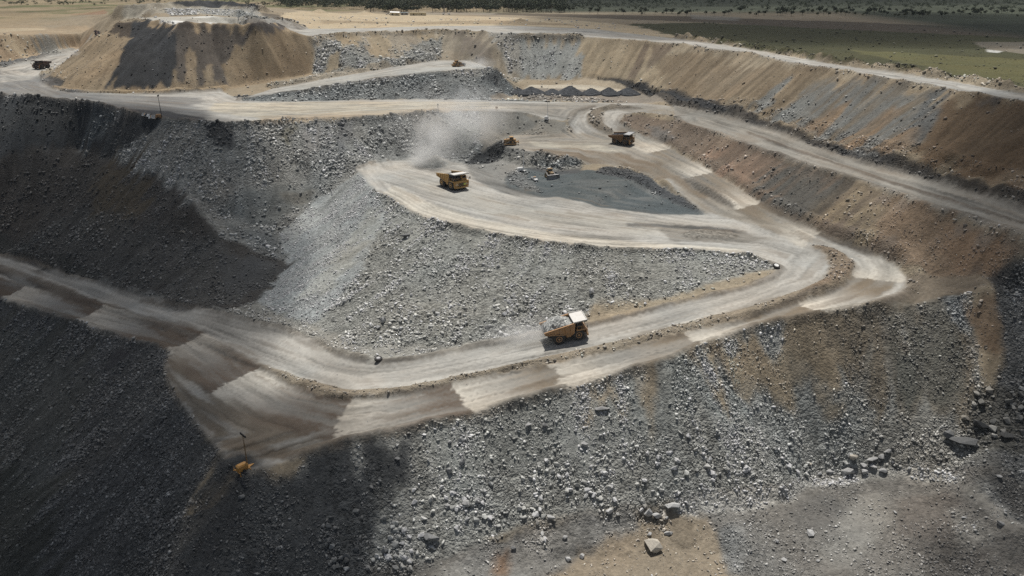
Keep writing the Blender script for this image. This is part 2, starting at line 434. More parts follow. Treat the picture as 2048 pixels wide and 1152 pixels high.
guide(off(S['near_front'][9:17], -3))
guide(hits([(780, 352), (905, 388), (1000, 412), (1100, 430), (1250, 450), (1400, 462), (1530, 474), (1640, 500), (1600, 560), (1500, 600), (1300, 655), (1100, 700)]))
guide(hits([(950, 350), (1050, 385), (1200, 405), (1350, 430), (1480, 440), (1560, 452)]))
guide(hits([(1010, 288), (1120, 300), (1200, 310), (1290, 340), (1380, 395), (1440, 430), (1520, 465)]))

# streak field: white noise smeared along the driving direction on roads and down the fall line on slopes
gn = np.maximum(SLOPE, 1e-4)
on_road = ((ROAD > .5) & (DMIN < 22)) | ((DMIN < 14) & (SLOPE < .2))
VX = np.where(on_road, DIRX, np.where(SLOPE > .12, gx_ / gn, 1)).astype(np.float32)
VY = np.where(on_road, DIRY, np.where(SLOPE > .12, gy_ / gn, .1)).astype(np.float32)
def lic(N, steps):
    acc, tot = N.copy(), 1.0
    for sgn in (1, -1):
        fx, fy = np.meshgrid(np.arange(NX, dtype=np.float32), np.arange(NY, dtype=np.float32))
        for k in range(steps):
            i = np.clip(fx, 0, NX - 1).astype(np.int32)
            j = np.clip(fy, 0, NY - 1).astype(np.int32)
            fx += sgn * VX[j, i]
            fy += sgn * VY[j, i]
            i = np.clip(fx, 0, NX - 1).astype(np.int32)
            j = np.clip(fy, 0, NY - 1).astype(np.int32)
            w = 1 - k / (steps + 6)
            acc += w * N[j, i]
            tot += w if sgn == 1 else 0
    acc -= acc.mean()
    return acc / acc.std()
W0 = RNG.random((NY, NX)).astype(np.float32)
ST1 = lic(W0, 36)                               # fine streaks, about 0.6 m wide
ST2 = lic(blur(RNG.random((NY, NX)).astype(np.float32), 5), 24)     # broad streaks, about 3 m wide
print('streaks', round(time.time() - T0, 1))

# ------------------------------------------------------------------ what the ground is made of (base colours of the materials)
DUST, SAND, LSAND, BROWN, DBROWN = (.335, .324, .303), (.27, .208, .135), (.40, .325, .22), (.17, .128, .09), (.075, .062, .05)
GREY, BGREY, PALE, DARK, COAL, ORANGE = (.26, .268, .26), (.165, .18, .185), (.30, .315, .315), (.07, .073, .077), (.038, .04, .044), (.235, .15, .09)
MUD, GRASS, TAN = (.235, .205, .17), (.058, .058, .027), (.25, .205, .145)
COL = np.zeros((NY, NX, 3), np.float32)
RUB = np.zeros((NY, NX), np.float32)
RSZ = np.ones((NY, NX), np.float32)
N8A, N8B = fbm(GX, GY, 9, 4, 31), fbm(GX, GY, 9, 4, 47)
gxn, gyn = gx_ / gn, gy_ / gn

def paint(poly, col=None, a=1.0, soft=1, jag=3.0, drip=0.0, rub=None, size=None, streak=0.0, px=True):
    """lay one material over an area; ragged edge, tongues along the fall line on slopes"""
    W = hits(poly) if px else poly
    M = fill(W)
    nz = np.argwhere(M > 0)
    if not len(nz):
        return
    pad = int((jag + drip * 3) / RES * 1.5) + 6
    j0, i0 = np.maximum(nz.min(0) - pad, 0)
    j1, i1 = np.minimum(nz.max(0) + pad, [NY, NX])
    s = (slice(j0, j1), slice(i0, i1))
    sx = jag * N8A[s] + .55 * drip * ST2[s] * gxn[s] * (SLOPE[s] > .15)
    sy = jag * N8B[s] + .55 * drip * ST2[s] * gyn[s] * (SLOPE[s] > .15)
    jj, ii = np.mgrid[j0:j1, i0:i1]
    m = M[np.clip(jj + (sy / RES).astype(int), 0, NY - 1), np.clip(ii + (sx / RES).astype(int), 0, NX - 1)]
    m = blur(m, soft) * a
    if streak:
        m = np.clip(m * (1 + streak * ST2[s]), 0, 1) * (m > .02)
    if col is not None:
        COL[s] += (np.array(col, np.float32) - COL[s]) * m[..., None]
    if rub is not None:
        RUB[s] += (rub - RUB[s]) * np.minimum(m / max(a, .01), 1)
    if size is not None:
        RSZ[s] += (size - RSZ[s]) * np.minimum(m / max(a, .01), 1)

# base
COL[:] = TAN
RUB[:] = .015
for M_, c, r_ in (((GX < -120) & (GY < 480), (.085, .085, .083), .4), ((GY < 152), (.13, .127, .12), .4)):
    COL[M_] = c
    RUB[M_] = r_
far = [(-600, -40), (2700, -40), (2700, 300), (2330, 238), (2048, 186), (1725, 135), (1451, 89), (1348, 76), (1187, 57), (1016, 50), (876, 51), (620, 57), (560, 40), (420, 30), (250, 36), (160, 66), (-330, 78)]
paint([(640, 58), (876, 53), (1016, 51), (1187, 58), (1348, 76), (1420, 80), (1300, 55), (1150, 40), (1000, 34), (700, 26), (600, 22), (560, 34), (590, 60)], LSAND, 1, 3, 8)
paint([(640, 40), (1000, 40), (1180, 52), (900, 48), (640, 47)], SAND, .8, 2, 10)
paint([(700, 16), (1000, 26), (1000, 31), (700, 24)], MUD, .8, 2, 8)
paint([(980, 29), (1400, 44), (1700, 62), (2400, 95), (2400, 70), (1700, 44), (1350, 32), (1000, 26)], (.085, .068, .05), .9, 3, 10)
paint([(1250, 48), (1420, 82), (1620, 112), (1900, 150), (2060, 174), (2400, 215), (2400, 90), (1700, 60), (1400, 45)], GRASS, 1, 4, 9)
paint([(1700, 100), (2048, 118), (2400, 130), (2400, 214), (2048, 168), (1900, 146)], (.105, .10, .04), .8, 5, 9)  # sunlit patch of the field painted in lighter yellow-green
paint([(1950, 84), (2048, 84), (2200, 95), (2200, 112), (2048, 108), (1960, 96)], (.17, .15, .12), .9, 2, 5)
paint([(1972, 99), (2006, 102), (1996, 106), (1975, 104)], (.45, .45, .44), .9, 1, 1)
paint([(1380, 29), (1480, 35), (1480, 42), (1385, 38)], (.2, .19, .17), .7, 2, 6)
# west side: old dumps and sandy flats
paint([(-330, 0), (240, 0), (240, 20), (170, 14), (-330, 18)], (.17, .155, .085), .8, 4, 10)
paint([(60, 12), (160, 6), (205, 14), (200, 24), (90, 22)], (.11, .115, .05), .8, 3, 8)
paint([(0, 22), (90, 26), (100, 30), (20, 32)], (.13, .13, .065), .8, 3, 8)
paint([(120, 24), (215, 18), (212, 27), (150, 30)], (.24, .13, .075), .7, 3, 5)
paint([(-330, 55), (0, 52), (180, 50), (215, 60), (160, 69), (0, 72), (-330, 78)], (.29, .225, .15), 1, 3, 6)
paint([(-330, 66), (0, 60), (90, 57), (90, 60), (0, 65), (-330, 72)], LSAND, .8, 2, 3)
paint([(-330, 78), (0, 72), (160, 69), (205, 66), (160, 98), (60, 114), (0, 124), (-330, 130)], (.29, .215, .14), 1, 2, 4, 4, rub=.15)
paint([(70, 85), (120, 72), (185, 70), (205, 70), (170, 96), (80, 108)], (.25, .25, .235), .9, 2, 5, 6, rub=.35, size=.8)
paint([(5, 76), (45, 78), (50, 100), (20, 112)], LSAND, .6, 2, 4, 5)
paint([(-330, 128), (0, 124), (60, 114), (160, 94), (165, 100), (70, 121), (30, 129), (0, 139), (-330, 145)], (.12, .12, .12), 1, 2, 2, rub=.3)
paint([(240, 40), (330, 34), (420, 32), (520, 44), (520, 52), (430, 49), (301, 44)], (.36, .345, .31), 1, 2, 6)
paint([(250, 10), (420, 6), (560, 34), (520, 40), (420, 30), (300, 34), (240, 30)], (.27, .245, .2), 1, 3, 8)
paint([(330, 17), (395, 14), (395, 30), (340, 32)], (.3, .28, .25), .8, 2, 4, rub=.8, size=1.5)
paint([(400, 10), (480, 16), (520, 24), (500, 32), (400, 26)], (.26, .26, .245), .8, 2, 4, rub=.2)
paint([(340, -2), (440, 1), (520, 17), (515, 22), (450, 10), (345, 6)], COAL, 1, 2, 4)
paint([(470, 28), (500, 24), (540, 40), (515, 46), (475, 38)], BGREY, .8, 2, 3, rub=.7, size=1.3)
paint([(320, 44), (345, 42), (430, 47), (425, 50), (352, 51)], (.62, .62, .61), .9, 2, 2)
paint([(375, 35), (405, 33), (440, 33), (410, 36)], (.6, .6, .58), .7, 1, 2)
paint([(520, 25), (560, 30), (590, 62), (560, 50)], DBROWN, .8, 2, 3)
# brown stockpile with dumped coal
pile = [(215, 62), (240, 42), (301, 43), (359, 49), (427, 48), (513, 50), (545, 49), (561, 47), (590, 62), (612, 75), (626, 110), (628, 148), (600, 153), (547, 163), (444, 178), (342, 184), (239, 184), (150, 183), (105, 176), (84, 158), (115, 135), (150, 106)]
PILE = fill(hits(pile))
paint(pile, (.25, .19, .122), 1, 1, 1.5, rub=.05, size=.6)
paint([(500, 150), (560, 120), (600, 110), (625, 130), (610, 150), (547, 160), (470, 168)], (.22, .16, .1), .6, 3, 4, 6)
paint([(262, 42), (301, 43), (359, 50), (356, 100), (352, 170), (300, 172), (228, 170), (212, 168), (222, 148), (240, 110), (262, 80)], COAL, 1, 1, 1.5, 5)
paint([(352, 50), (427, 49), (480, 50), (500, 66), (475, 80), (460, 105), (448, 130), (446, 168), (352, 170)], (.088, .076, .066), 1, 1, 2, 7)
for q in ([(372, 110), (392, 105), (396, 165), (368, 168)], [(412, 128), (424, 126), (428, 166), (412, 166)], [(345, 140), (356, 138), (354, 172), (346, 172)]):
    paint(q, SAND, .8, 1, 1.5, 7)
paint([(216, 66), (240, 42), (268, 42), (262, 76), (240, 76)], (.07, .055, .042), 1, 1, 1.5, 3)
paint([(475, 72), (500, 50), (548, 48), (562, 46), (592, 64), (565, 70), (520, 70)], (.08, .07, .065), 1, 1, 1.5, 3)
for q in ([(222, 78), (226, 76), (150, 150), (140, 162), (136, 160)], [(240, 95), (247, 84), (202, 160), (192, 166)]):
    paint(q, (.13, .1, .07), .75, 1, 1)
paint([(84, 160), (100, 152), (128, 160), (125, 170), (104, 174)], COAL, .9, 1, 2)
paint([(230, 178), (340, 180), (455, 172), (452, 182), (342, 188), (235, 188)], (.27, .2, .12), .9, 1, 1.5)
# rock ground inside the pit
paint([(-330, 168), (0, 190), (320, 243), (600, 243), (960, 222), (1130, 243), (1150, 330), (930, 330), (750, 345), (760, 390), (640, 640), (740, 715), (560, 660), (376, 620), (0, 515), (-330, 430)], (.15, .153, .15), 1, 1, 1, rub=.5)
paint([(1850, 900), (1990, 860), (2100, 860), (2330, 1130), (2200, 1100), (2048, 1010), (1960, 970), (1880, 950)], (.12, .12, .117), 1, 2, 2, rub=.6)
# face of the dozer ramp
paint(S['ramp_front'] + [S['m_back'][k] for k in (8, 7, 6, 5, 4, 3, 2, 1)], (.175, .19, .195), 1, 1, 1.5, rub=.95, size=1.0, px=False)
paint([(893, 146), (988, 140), (1043, 179), (1000, 199), (845, 199), (800, 180)], (.165, .178, .183), 1, 2, 2, rub=1.0, size=1.0)
paint([(960, 150), (990, 140), (1012, 155), (1000, 168), (975, 165)], (.11, .112, .115), .8, 2, 2, 4, rub=.4)
paint([(982, 190), (998, 186), (1020, 192), (1030, 200), (982, 201)], (.22, .185, .145), .9, 2, 1.5, rub=.02)
# back wall
bw = [(590, 62), (676, 68), (742, 65), (876, 61), (968, 63), (1040, 69), (1045, 160), (1010, 158), (988, 138), (934, 122), (879, 121), (787, 134), (700, 151), (547, 178), (540, 168), (626, 150), (626, 100)]
paint(bw, (.27, .235, .185), 1, 1, 2, rub=.25)
for q in ([(626, 80), (672, 74), (690, 110), (690, 142), (628, 148)], [(690, 92), (735, 88), (738, 112), (790, 118), (860, 70), (884, 74), (884, 118), (787, 133), (690, 140), (684, 110)]):
    paint(q, (.24, .24, .225), 1, 2, 3, 5, rub=.85, size=1.25)
for q in ([(675, 70), (722, 70), (722, 92), (690, 96)], [(735, 70), (778, 68), (780, 112), (742, 110)], [(660, 108), (676, 104), (684, 138), (652, 144)], [(800, 66), (880, 64), (882, 78), (850, 76)]):
    paint(q, (.285, .23, .155), .95, 2, 2, 5, rub=.08)
paint([(884, 64), (972, 63), (1010, 110), (1030, 155), (990, 138), (884, 122)], (.25, .215, .165), 1, 2, 2, 4, rub=.02)
paint([(905, 64), (955, 64), (985, 120), (960, 126), (915, 112)], (.17, .145, .12), .85, 3, 3, 9, streak=.3)
paint([(972, 64), (1042, 70), (1046, 158), (1020, 150), (1000, 110)], (.27, .26, .235), 1, 2, 2, 5, rub=.4, size=.8)
paint([(1038, 72), (1100, 76), (1162, 78), (1168, 152), (1100, 158), (1044, 158)], (.245, .255, .248), 1, 3, 4, 7, rub=.2, size=.8)
paint([(1020, 70), (1090, 69), (1162, 73), (1162, 79), (1090, 77), (1030, 76)], (.17, .155, .13), 1, 1, 1)
paint([(1162, 76), (1300, 84), (1330, 88), (1350, 130), (1345, 186), (1300, 172), (1250, 160), (1165, 152)], (.295, .237, .16), 1, 2, 2, 3, rub=.02)
# right wall
rw = [(1300, 84), (1420, 99), (1567, 125), (1663, 139), (1861, 171), (2048, 205), (2330, 256), (2330, 468), (2048, 382), (1861, 336), (1690, 290), (1526, 238), (1403, 197), (1340, 180)]
paint(rw, (.20, .155, .103), 1, 2, 2, 4, rub=.012)
paint([(1290, 84), (1300, 90), (1270, 160), (1255, 158), (1282, 100)], (.15, .115, .085), .9, 1, 1.5, 3)
paint([(1310, 88), (1350, 90), (1320, 120), (1290, 140)], (.17, .13, .095), .8, 2, 2, 4)
paint([(1440, 105), (1560, 126), (1500, 170), (1440, 200), (1390, 190)], (.20, .155, .105), .75, 3, 4, 9, streak=.4)
paint([(1560, 165), (1590, 150), (1530, 220), (1490, 222)], BGREY, .8, 2, 2, 5, rub=.2)
paint([(1620, 172), (1690, 150), (1800, 170), (1905, 182), (1915, 200), (1800, 310), (1690, 285), (1635, 275), (1530, 240)], (.135, .135, .128), .8, 4, 4, 9, streak=.35, rub=.05, size=.8)
paint([(1600, 200), (1640, 190), (1600, 250), (1540, 240)], (.165, .172, .168), .8, 2, 3, 6, rub=.25, size=.8)
paint([(1860, 172), (1915, 186), (1900, 220), (1830, 300), (1800, 300)], (.095, .10, .102), .85, 3, 3, 6, rub=.15, size=.8)
for q in ([(1690, 205), (1720, 195), (1640, 262), (1600, 255)], [(1790, 215), (1800, 225), (1720, 290), (1680, 280)], [(1840, 240), (1800, 310), (1740, 300)]):
    paint(q, (.21, .145, .09), .8, 3, 2, 8, streak=.4)
paint([(1905, 184), (1950, 188), (2048, 206), (2330, 258), (2330, 468), (2048, 381), (1860, 335), (1806, 320), (1850, 280)], (.12, .082, .05), 1, 3, 3, 8, rub=.02)
paint([(1960, 200), (1985, 200), (1990, 225), (1960, 220)], DARK, .6, 2, 3, 4)
paint([(2048, 330), (2200, 380), (2048, 381), (1960, 356)], (.25, .19, .13), .7, 3, 3)
# dark windrow band above the right haul road, pad below the back wall
paint([(1010, 158), (1170, 156), (1250, 163), (1300, 172), (1340, 184), (1330, 204), (1153, 205), (1000, 200), (1043, 180)], (.32, .27, .2), 1, 2, 2)
paint([(1043, 178), (1270, 180), (1320, 188), (1330, 203), (1200, 204), (1040, 201)], (.20, .175, .15), .9, 2, 3)
paint([(1060, 170), (1180, 170), (1280, 182), (1270, 188), (1150, 178), (1050, 178)], (.42, .38, .31), .9, 2, 2)
paint([(1190, 153), (1260, 160), (1330, 176), (1403, 198), (1526, 240), (1690, 292), (1861, 338), (2048, 384), (2330, 470), (2330, 512), (2048, 421), (1724, 329), (1567, 271), (1451, 237), (1348, 214), (1280, 185), (1240, 170)], (.062, .055, .048), 1, 1, 2, rub=.25)
for q in ([(1200, 154), (1290, 164), (1400, 198), (1470, 225), (1400, 215), (1330, 186), (1280, 176)], [(1500, 236), (1560, 256), (1580, 270), (1500, 250)], [(1600, 275), (1800, 330), (1900, 352), (1860, 356), (1720, 318), (1620, 290)]):
    paint(q, (.034, .037, .042), .95, 2, 3, rub=.5, size=1.2)
paint([(1690, 296), (1760, 318), (1755, 322), (1700, 306)], (.3, .3, .29), .6, 1, 3, rub=.6)
# roads and trafficked ground, all dusty
m = blur(ROAD, 1)[..., None]
COL += (np.array(DUST, np.float32) - COL) * m
RUB *= 1 - blur(ROAD, 2)
paint([(-330, 140), (0, 140), (90, 150), (110, 180), (240, 190), (400, 196), (420, 246), (325, 239), (137, 200), (0, 190), (-330, 172)], (.15, .15, .152), .85, 22, 10, streak=.3)
paint([(0, 142), (80, 122), (150, 104), (160, 108), (90, 140), (60, 160), (0, 165)], (.36, .34, .31), .7, 4, 3)
paint([(240, 216), (330, 222), (410, 236), (400, 247), (330, 240), (270, 228)], (.06, .06, .065), .9, 2, 3)
paint([(430, 205), (700, 203), (960, 203), (1060, 215), (960, 219), (810, 228), (690, 237), (560, 240), (420, 222)], (.40, .36, .29), .8, 4, 3, streak=.2)
paint([(520, 232), (690, 224), (900, 216), (960, 220), (811, 229), (684, 238), (581, 241), (500, 248)], (.35, .28, .2), .6, 3, 3, streak=.3)
paint([(560, 178), (787, 140), (930, 124), (985, 138), (893, 144), (777, 156), (600, 182)], (.34, .335, .315), .9, 3, 2)
paint([(960, 206), (1150, 206), (1300, 208), (1350, 214), (1340, 234), (1240, 221), (1190, 212), (1130, 240), (1050, 224)], (.25, .232, .205), .85, 3, 3, streak=.2)
paint(S['r_back'] + S['r_front'][::-1], (.215, .203, .182), .9, 3, 1, px=False)  # right road painted darker, part of the shade on it put into its colour
paint([(1495, 263), (1590, 297), (1700, 333), (1860, 385), (2048, 444), (2048, 449), (1860, 391), (1700, 339), (1590, 302), (1495, 267)], (.10, .08, .065), .8, 1, 1)
paint([(1140, 264), (1250, 256), (1330, 290), (1420, 345), (1530, 410), (1640, 470), (1560, 470), (1405, 424), (1320, 358), (1160, 320), (1010, 292), (1030, 270)], (.235, .212, .18), .9, 4, 3, streak=.3)
paint([(1060, 300), (1150, 296), (1250, 305), (1320, 330), (1420, 390), (1400, 400), (1310, 352), (1230, 325), (1130, 318)], (.16, .125, .09), .6, 3, 4, streak=.5)
paint([(1060, 285), (1190, 288), (1260, 300), (1200, 300), (1080, 296)], (.40, .365, .3), .7, 3, 4)
paint([(800, 345), (905, 370), (1000, 400), (1100, 422), (1300, 440), (1400, 452), (1300, 470), (1100, 450), (960, 425), (860, 390)], (.31, .30, .275), .8, 4, 4, streak=.25)
paint([(1320, 452), (1480, 462), (1530, 478), (1480, 486), (1340, 482)], (.14, .13, .115), .7, 3, 3)
paint([(1250, 445), (1420, 452), (1480, 462), (1470, 466), (1380, 458), (1250, 451)], DARK, .8, 2, 1.5)
paint([(760, 390), (800, 420), (879, 445), (960, 463), (1100, 485), (1255, 500), (1490, 512), (1480, 498), (1300, 486), (1100, 466), (950, 436), (850, 402), (790, 372)], (.46, .425, .365), .8, 3, 2)
# blasted floor behind the tip
paint([(930, 330), (975, 328), (1002, 318), (1046, 334), (1163, 341), (1250, 343), (1320, 372), (1364, 396), (1402, 428), (1300, 424), (1180, 408), (1080, 396), (1000, 386), (950, 360)], (.20, .198, .19), 1, 2, 2, rub=.05)
paint([(1012, 352), (1046, 336), (1114, 342), (1163, 341), (1250, 343), (1310, 366), (1370, 396), (1412, 429), (1300, 428), (1180, 409), (1080, 393), (1010, 374)], (.075, .09, .097), 1, 2, 2, rub=.03, streak=.15)
paint([(1046, 336), (1090, 330), (1163, 334), (1163, 346), (1080, 344)], DARK, .9, 2, 2)
paint([(1200, 336), (1260, 338), (1305, 360), (1368, 396), (1402, 426), (1360, 412), (1300, 380), (1240, 354), (1190, 346)], (.065, .07, .077), .95, 2, 2, rub=.7, size=.7)
paint([(1010, 345), (1045, 338), (1060, 360), (1075, 384), (1050, 380), (1020, 368)], (.15, .155, .155), .8, 2, 3, rub=.7, size=.8)
paint([(1005, 300), (1055, 306), (1110, 314), (1160, 322), (1165, 334), (1110, 340), (1050, 334), (1000, 318)], (.19, .19, .18), .9, 2, 3, rub=.5)
paint([(1072, 312), (1130, 316), (1170, 330), (1120, 336), (1080, 330)], (.16, .175, .18), .9, 2, 3, rub=.9)
paint([(1001, 281), (1012, 294), (1000, 318), (975, 328), (930, 326), (960, 300)], (.038, .041, .044), 1, 1, 1)
paint([(1368, 357), (1390, 361), (1440, 385), (1476, 411), (1466, 416), (1420, 396), (1380, 372)], (.085, .095, .1), .95, 2, 1.5, rub=.6, size=.7)
paint([(1362, 468), (1410, 460), (1455, 462), (1478, 474), (1440, 482), (1380, 478)], (.2, .205, .195), .95, 2, 2, rub=.9, size=.8)
paint([(820, 318), (872, 314), (905, 328), (870, 338), (830, 334)], (.2, .21, .21), .8, 2, 2, rub=.6)
# the switchback islands
paint(S['lane_m'] + S['lane_o'][::-1], (.17, .148, .12), .95, 3, 1, px=False)
paint([(1240, 244), (1250, 232), (1275, 230), (1350, 237), (1437, 272), (1554, 312), (1612, 335), (1700, 360), (1861, 418), (2048, 477), (2330, 574), (2330, 640), (2048, 500), (1985, 545), (1870, 552), (1751, 505), (1657, 468), (1525, 403), (1427, 341), (1339, 291), (1262, 256)], (.165, .128, .098), 1, 1, 1.5, rub=.12)
paint([(1290, 246), (1345, 252), (1350, 285), (1310, 270)], (.13, .125, .12), .7, 3, 3, 3)
paint([(1420, 285), (1500, 305), (1560, 320), (1540, 350), (1500, 365), (1430, 330)], (.195, .135, .098), .8, 3, 3, 6, streak=.3)
paint([(1560, 318), (1640, 345), (1700, 362), (1640, 420), (1600, 440), (1520, 400), (1500, 370)], (.085, .082, .075), .95, 2, 3, 9, streak=.35, rub=.12)
paint([(1690, 362), (1790, 394), (1800, 430), (1720, 500), (1640, 460), (1610, 435)], (.225, .175, .115), .9, 2, 3, 8, streak=.4, rub=.1)
paint([(1660, 380), (1700, 372), (1620, 450), (1600, 440)], (.1, .09, .075), .7, 2, 2, 6)
paint([(1780, 392), (1861, 419), (2030, 474), (2040, 490), (1985, 545), (1880, 552), (1790, 525), (1740, 500)], (.195, .138, .092), .95, 2, 2, 6, rub=.2, size=.6)
paint([(1900, 440), (2030, 476), (1990, 540), (1900, 520)], (.215, .137, .083), .6, 3, 3, 5)
paint([(1490, 378), (1525, 402), (1657, 470), (1751, 507), (1740, 512), (1640, 474), (1510, 409), (1480, 384)], (.11, .09, .072), .9, 1, 1)
# right shoulder and lower right wall
paint([(1812, 552), (1870, 552), (1985, 548), (1975, 572), (1936, 588), (1880, 598), (1790, 612), (1717, 618), (1780, 596), (1815, 575)], (.15, .122, .092), 1, 2, 2)
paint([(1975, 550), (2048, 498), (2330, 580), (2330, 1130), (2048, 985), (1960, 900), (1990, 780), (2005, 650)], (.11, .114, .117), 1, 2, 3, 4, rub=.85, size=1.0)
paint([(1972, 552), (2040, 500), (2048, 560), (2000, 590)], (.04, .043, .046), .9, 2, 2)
# near slope
ns = [(1936, 588), (1837, 610), (1717, 618), (1512, 657), (1403, 694), (1348, 720), (1187, 769), (1084, 796), (982, 823), (879, 846), (777, 869), (674, 894), (620, 906), (560, 1000), (520, 1152), (880, 1120), (1050, 1052), (1197, 1028), (1348, 1004), (1553, 977), (1724, 949), (1895, 939), (1990, 900)]
paint(ns, (.235, .24, .23), 1, 2, 1, rub=.8)
paint([(1120, 792), (1340, 722), (1380, 800), (1360, 900), (1250, 860), (1150, 900), (950, 960), (860, 900), (840, 860), (960, 830)], (.215, .224, .215), .9, 3, 4, 8, rub=.4)
paint([(1130, 830), (1200, 820), (1160, 960), (1180, 1000), (1120, 940)], (.225, .232, .224), .8, 3, 3, 6, rub=.15)
paint([(1187, 767), (1348, 718), (1403, 692), (1512, 655), (1635, 630), (1720, 615), (1740, 700), (1700, 790), (1600, 790), (1520, 760), (1440, 745), (1350, 730), (1250, 760), (1200, 790)], (.255, .205, .143), 1, 2, 3, 6, rub=.25, size=.6)
for q in ([(1262, 745), (1310, 740), (1318, 830), (1300, 862), (1292, 800)], [(1160, 778), (1192, 770), (1190, 805), (1172, 812)], [(1400, 740), (1560, 740), (1640, 800), (1740, 850), (1640, 840), (1480, 770)]):
    paint(q, (.245, .195, .133), .85, 3, 2, 6, rub=.2, size=.6)
paint([(1330, 730), (1390, 724), (1440, 770), (1500, 800), (1480, 840), (1380, 830)], (.21, .225, .22), .9, 2, 3, 5, rub=.85)
paint([(1620, 634), (1717, 618), (1837, 609), (1920, 596), (1960, 700), (1960, 860), (1860, 840), (1740, 830), (1680, 740)], (.135, .115, .088), .95, 4, 4, 8, streak=.25, rub=.5, size=.7)
paint([(1760, 650), (1900, 620), (1940, 760), (1900, 830), (1800, 800)], (.10, .10, .088), .8, 4, 4, 8, streak=.3, rub=.6, size=.7)
paint([(1868, 600), (1940, 588), (1950, 640), (1915, 650)], (.16, .175, .185), .9, 2, 2, 3, rub=.8, size=.8)
paint([(1930, 590), (1990, 578), (2008, 640), (1998, 708), (1985, 716), (1960, 670)], (.17, .12, .078), .95, 2, 2, 3, rub=.1)
paint([(1800, 830), (1960, 860), (1990, 900), (1895, 938), (1740, 945), (1700, 880)], (.17, .165, .15), .8, 3, 4, rub=.95, size=1.1)
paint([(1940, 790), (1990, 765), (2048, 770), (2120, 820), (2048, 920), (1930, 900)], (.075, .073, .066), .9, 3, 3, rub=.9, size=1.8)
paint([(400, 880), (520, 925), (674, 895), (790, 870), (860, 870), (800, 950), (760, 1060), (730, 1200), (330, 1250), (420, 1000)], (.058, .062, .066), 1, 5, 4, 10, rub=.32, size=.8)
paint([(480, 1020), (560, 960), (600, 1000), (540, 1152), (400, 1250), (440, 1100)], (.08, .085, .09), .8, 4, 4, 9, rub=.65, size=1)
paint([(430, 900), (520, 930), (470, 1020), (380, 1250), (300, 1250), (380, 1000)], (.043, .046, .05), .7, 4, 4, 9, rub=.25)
# left slope below the near road
ls = [(-330, 532), (0, 603), (68, 624), (150, 648), (219, 672), (291, 689), (342, 706), (328, 743), (352, 794), (404, 863), (440, 900), (380, 1000), (300, 1250), (-330, 1250)]
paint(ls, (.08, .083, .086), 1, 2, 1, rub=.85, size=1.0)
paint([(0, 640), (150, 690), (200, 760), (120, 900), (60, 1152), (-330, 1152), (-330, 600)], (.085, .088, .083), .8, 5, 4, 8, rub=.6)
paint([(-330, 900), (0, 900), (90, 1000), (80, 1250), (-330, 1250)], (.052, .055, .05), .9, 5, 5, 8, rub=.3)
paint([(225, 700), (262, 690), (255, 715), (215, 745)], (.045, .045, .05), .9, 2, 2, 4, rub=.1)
# tracked apron at the corner
paint([(344, 708), (370, 720), (440, 780), (520, 830), (640, 862), (700, 890), (581, 914), (513, 919), (450, 898), (404, 861), (352, 792), (330, 742)], (.135, .116, .093), .9, 2, 2, streak=.5)
paint([(-130, 495), (0, 530), (103, 565), (205, 607), (308, 638), (393, 668), (506, 720), (600, 758), (640, 790), (590, 775), (506, 740), (393, 686), (300, 656), (200, 626), (100, 584), (0, 549), (-130, 514)], (.075, .066, .058), .8, 2, 2, streak=.5)
paint([(420, 880), (480, 884), (560, 898), (640, 900), (560, 916), (480, 906)], (.12, .095, .07), .7, 2, 3)
# tip faces
tf = S['tip_front'] + S['near_in'][1:17]
paint(S['tip_front'][2:] + S['near_in'][:16], (.235, .24, .227), 1, 1, 1, rub=.9, px=False)
paint([(750, 388), (818, 428), (879, 448), (1016, 478), (1255, 503), (1416, 507), (1400, 545), (1250, 545), (1000, 530), (850, 500), (760, 470)], (.235, .242, .228), .7, 4, 3, 8, rub=.6, size=.8)
paint([(716, 342), (760, 392), (770, 430), (720, 540), (640, 640), (600, 640), (560, 632), (508, 600), (535, 570), (572, 524), (556, 470), (632, 398)], (.275, .295, .30), 1, 2, 2, 3, rub=.5, size=.6)
paint([(745, 400), (765, 440), (690, 540), (640, 600), (620, 580), (700, 470)], (.29, .295, .275), .8, 3, 2, 8, rub=.25, size=.6)
paint([(700, 380), (725, 370), (600, 520), (560, 560), (600, 480)], (.235, .26, .275), .7, 3, 3, 8)
paint([(600, 640), (720, 690), (900, 690), (1050, 660), (1050, 672), (845, 712), (763, 722), (674, 706), (620, 672)], (.275, .265, .24), .8, 3, 3, rub=.35, size=.8)
paint([(1553, 537), (1539, 554), (1485, 575), (1374, 599), (1250, 632), (1165, 652), (1180, 612), (1240, 605), (1300, 600), (1390, 580), (1450, 562), (1480, 552), (1520, 540)], (.285, .235, .165), .9, 2, 3, rub=.1)
paint([(1190, 600), (1290, 590), (1300, 612), (1210, 630)], (.25, .22, .17), .5, 3, 4, rub=.5)
paint([(580, 650), (700, 700), (740, 720), (680, 700), (600, 662)], (.33, .285, .22), .5, 2, 3)
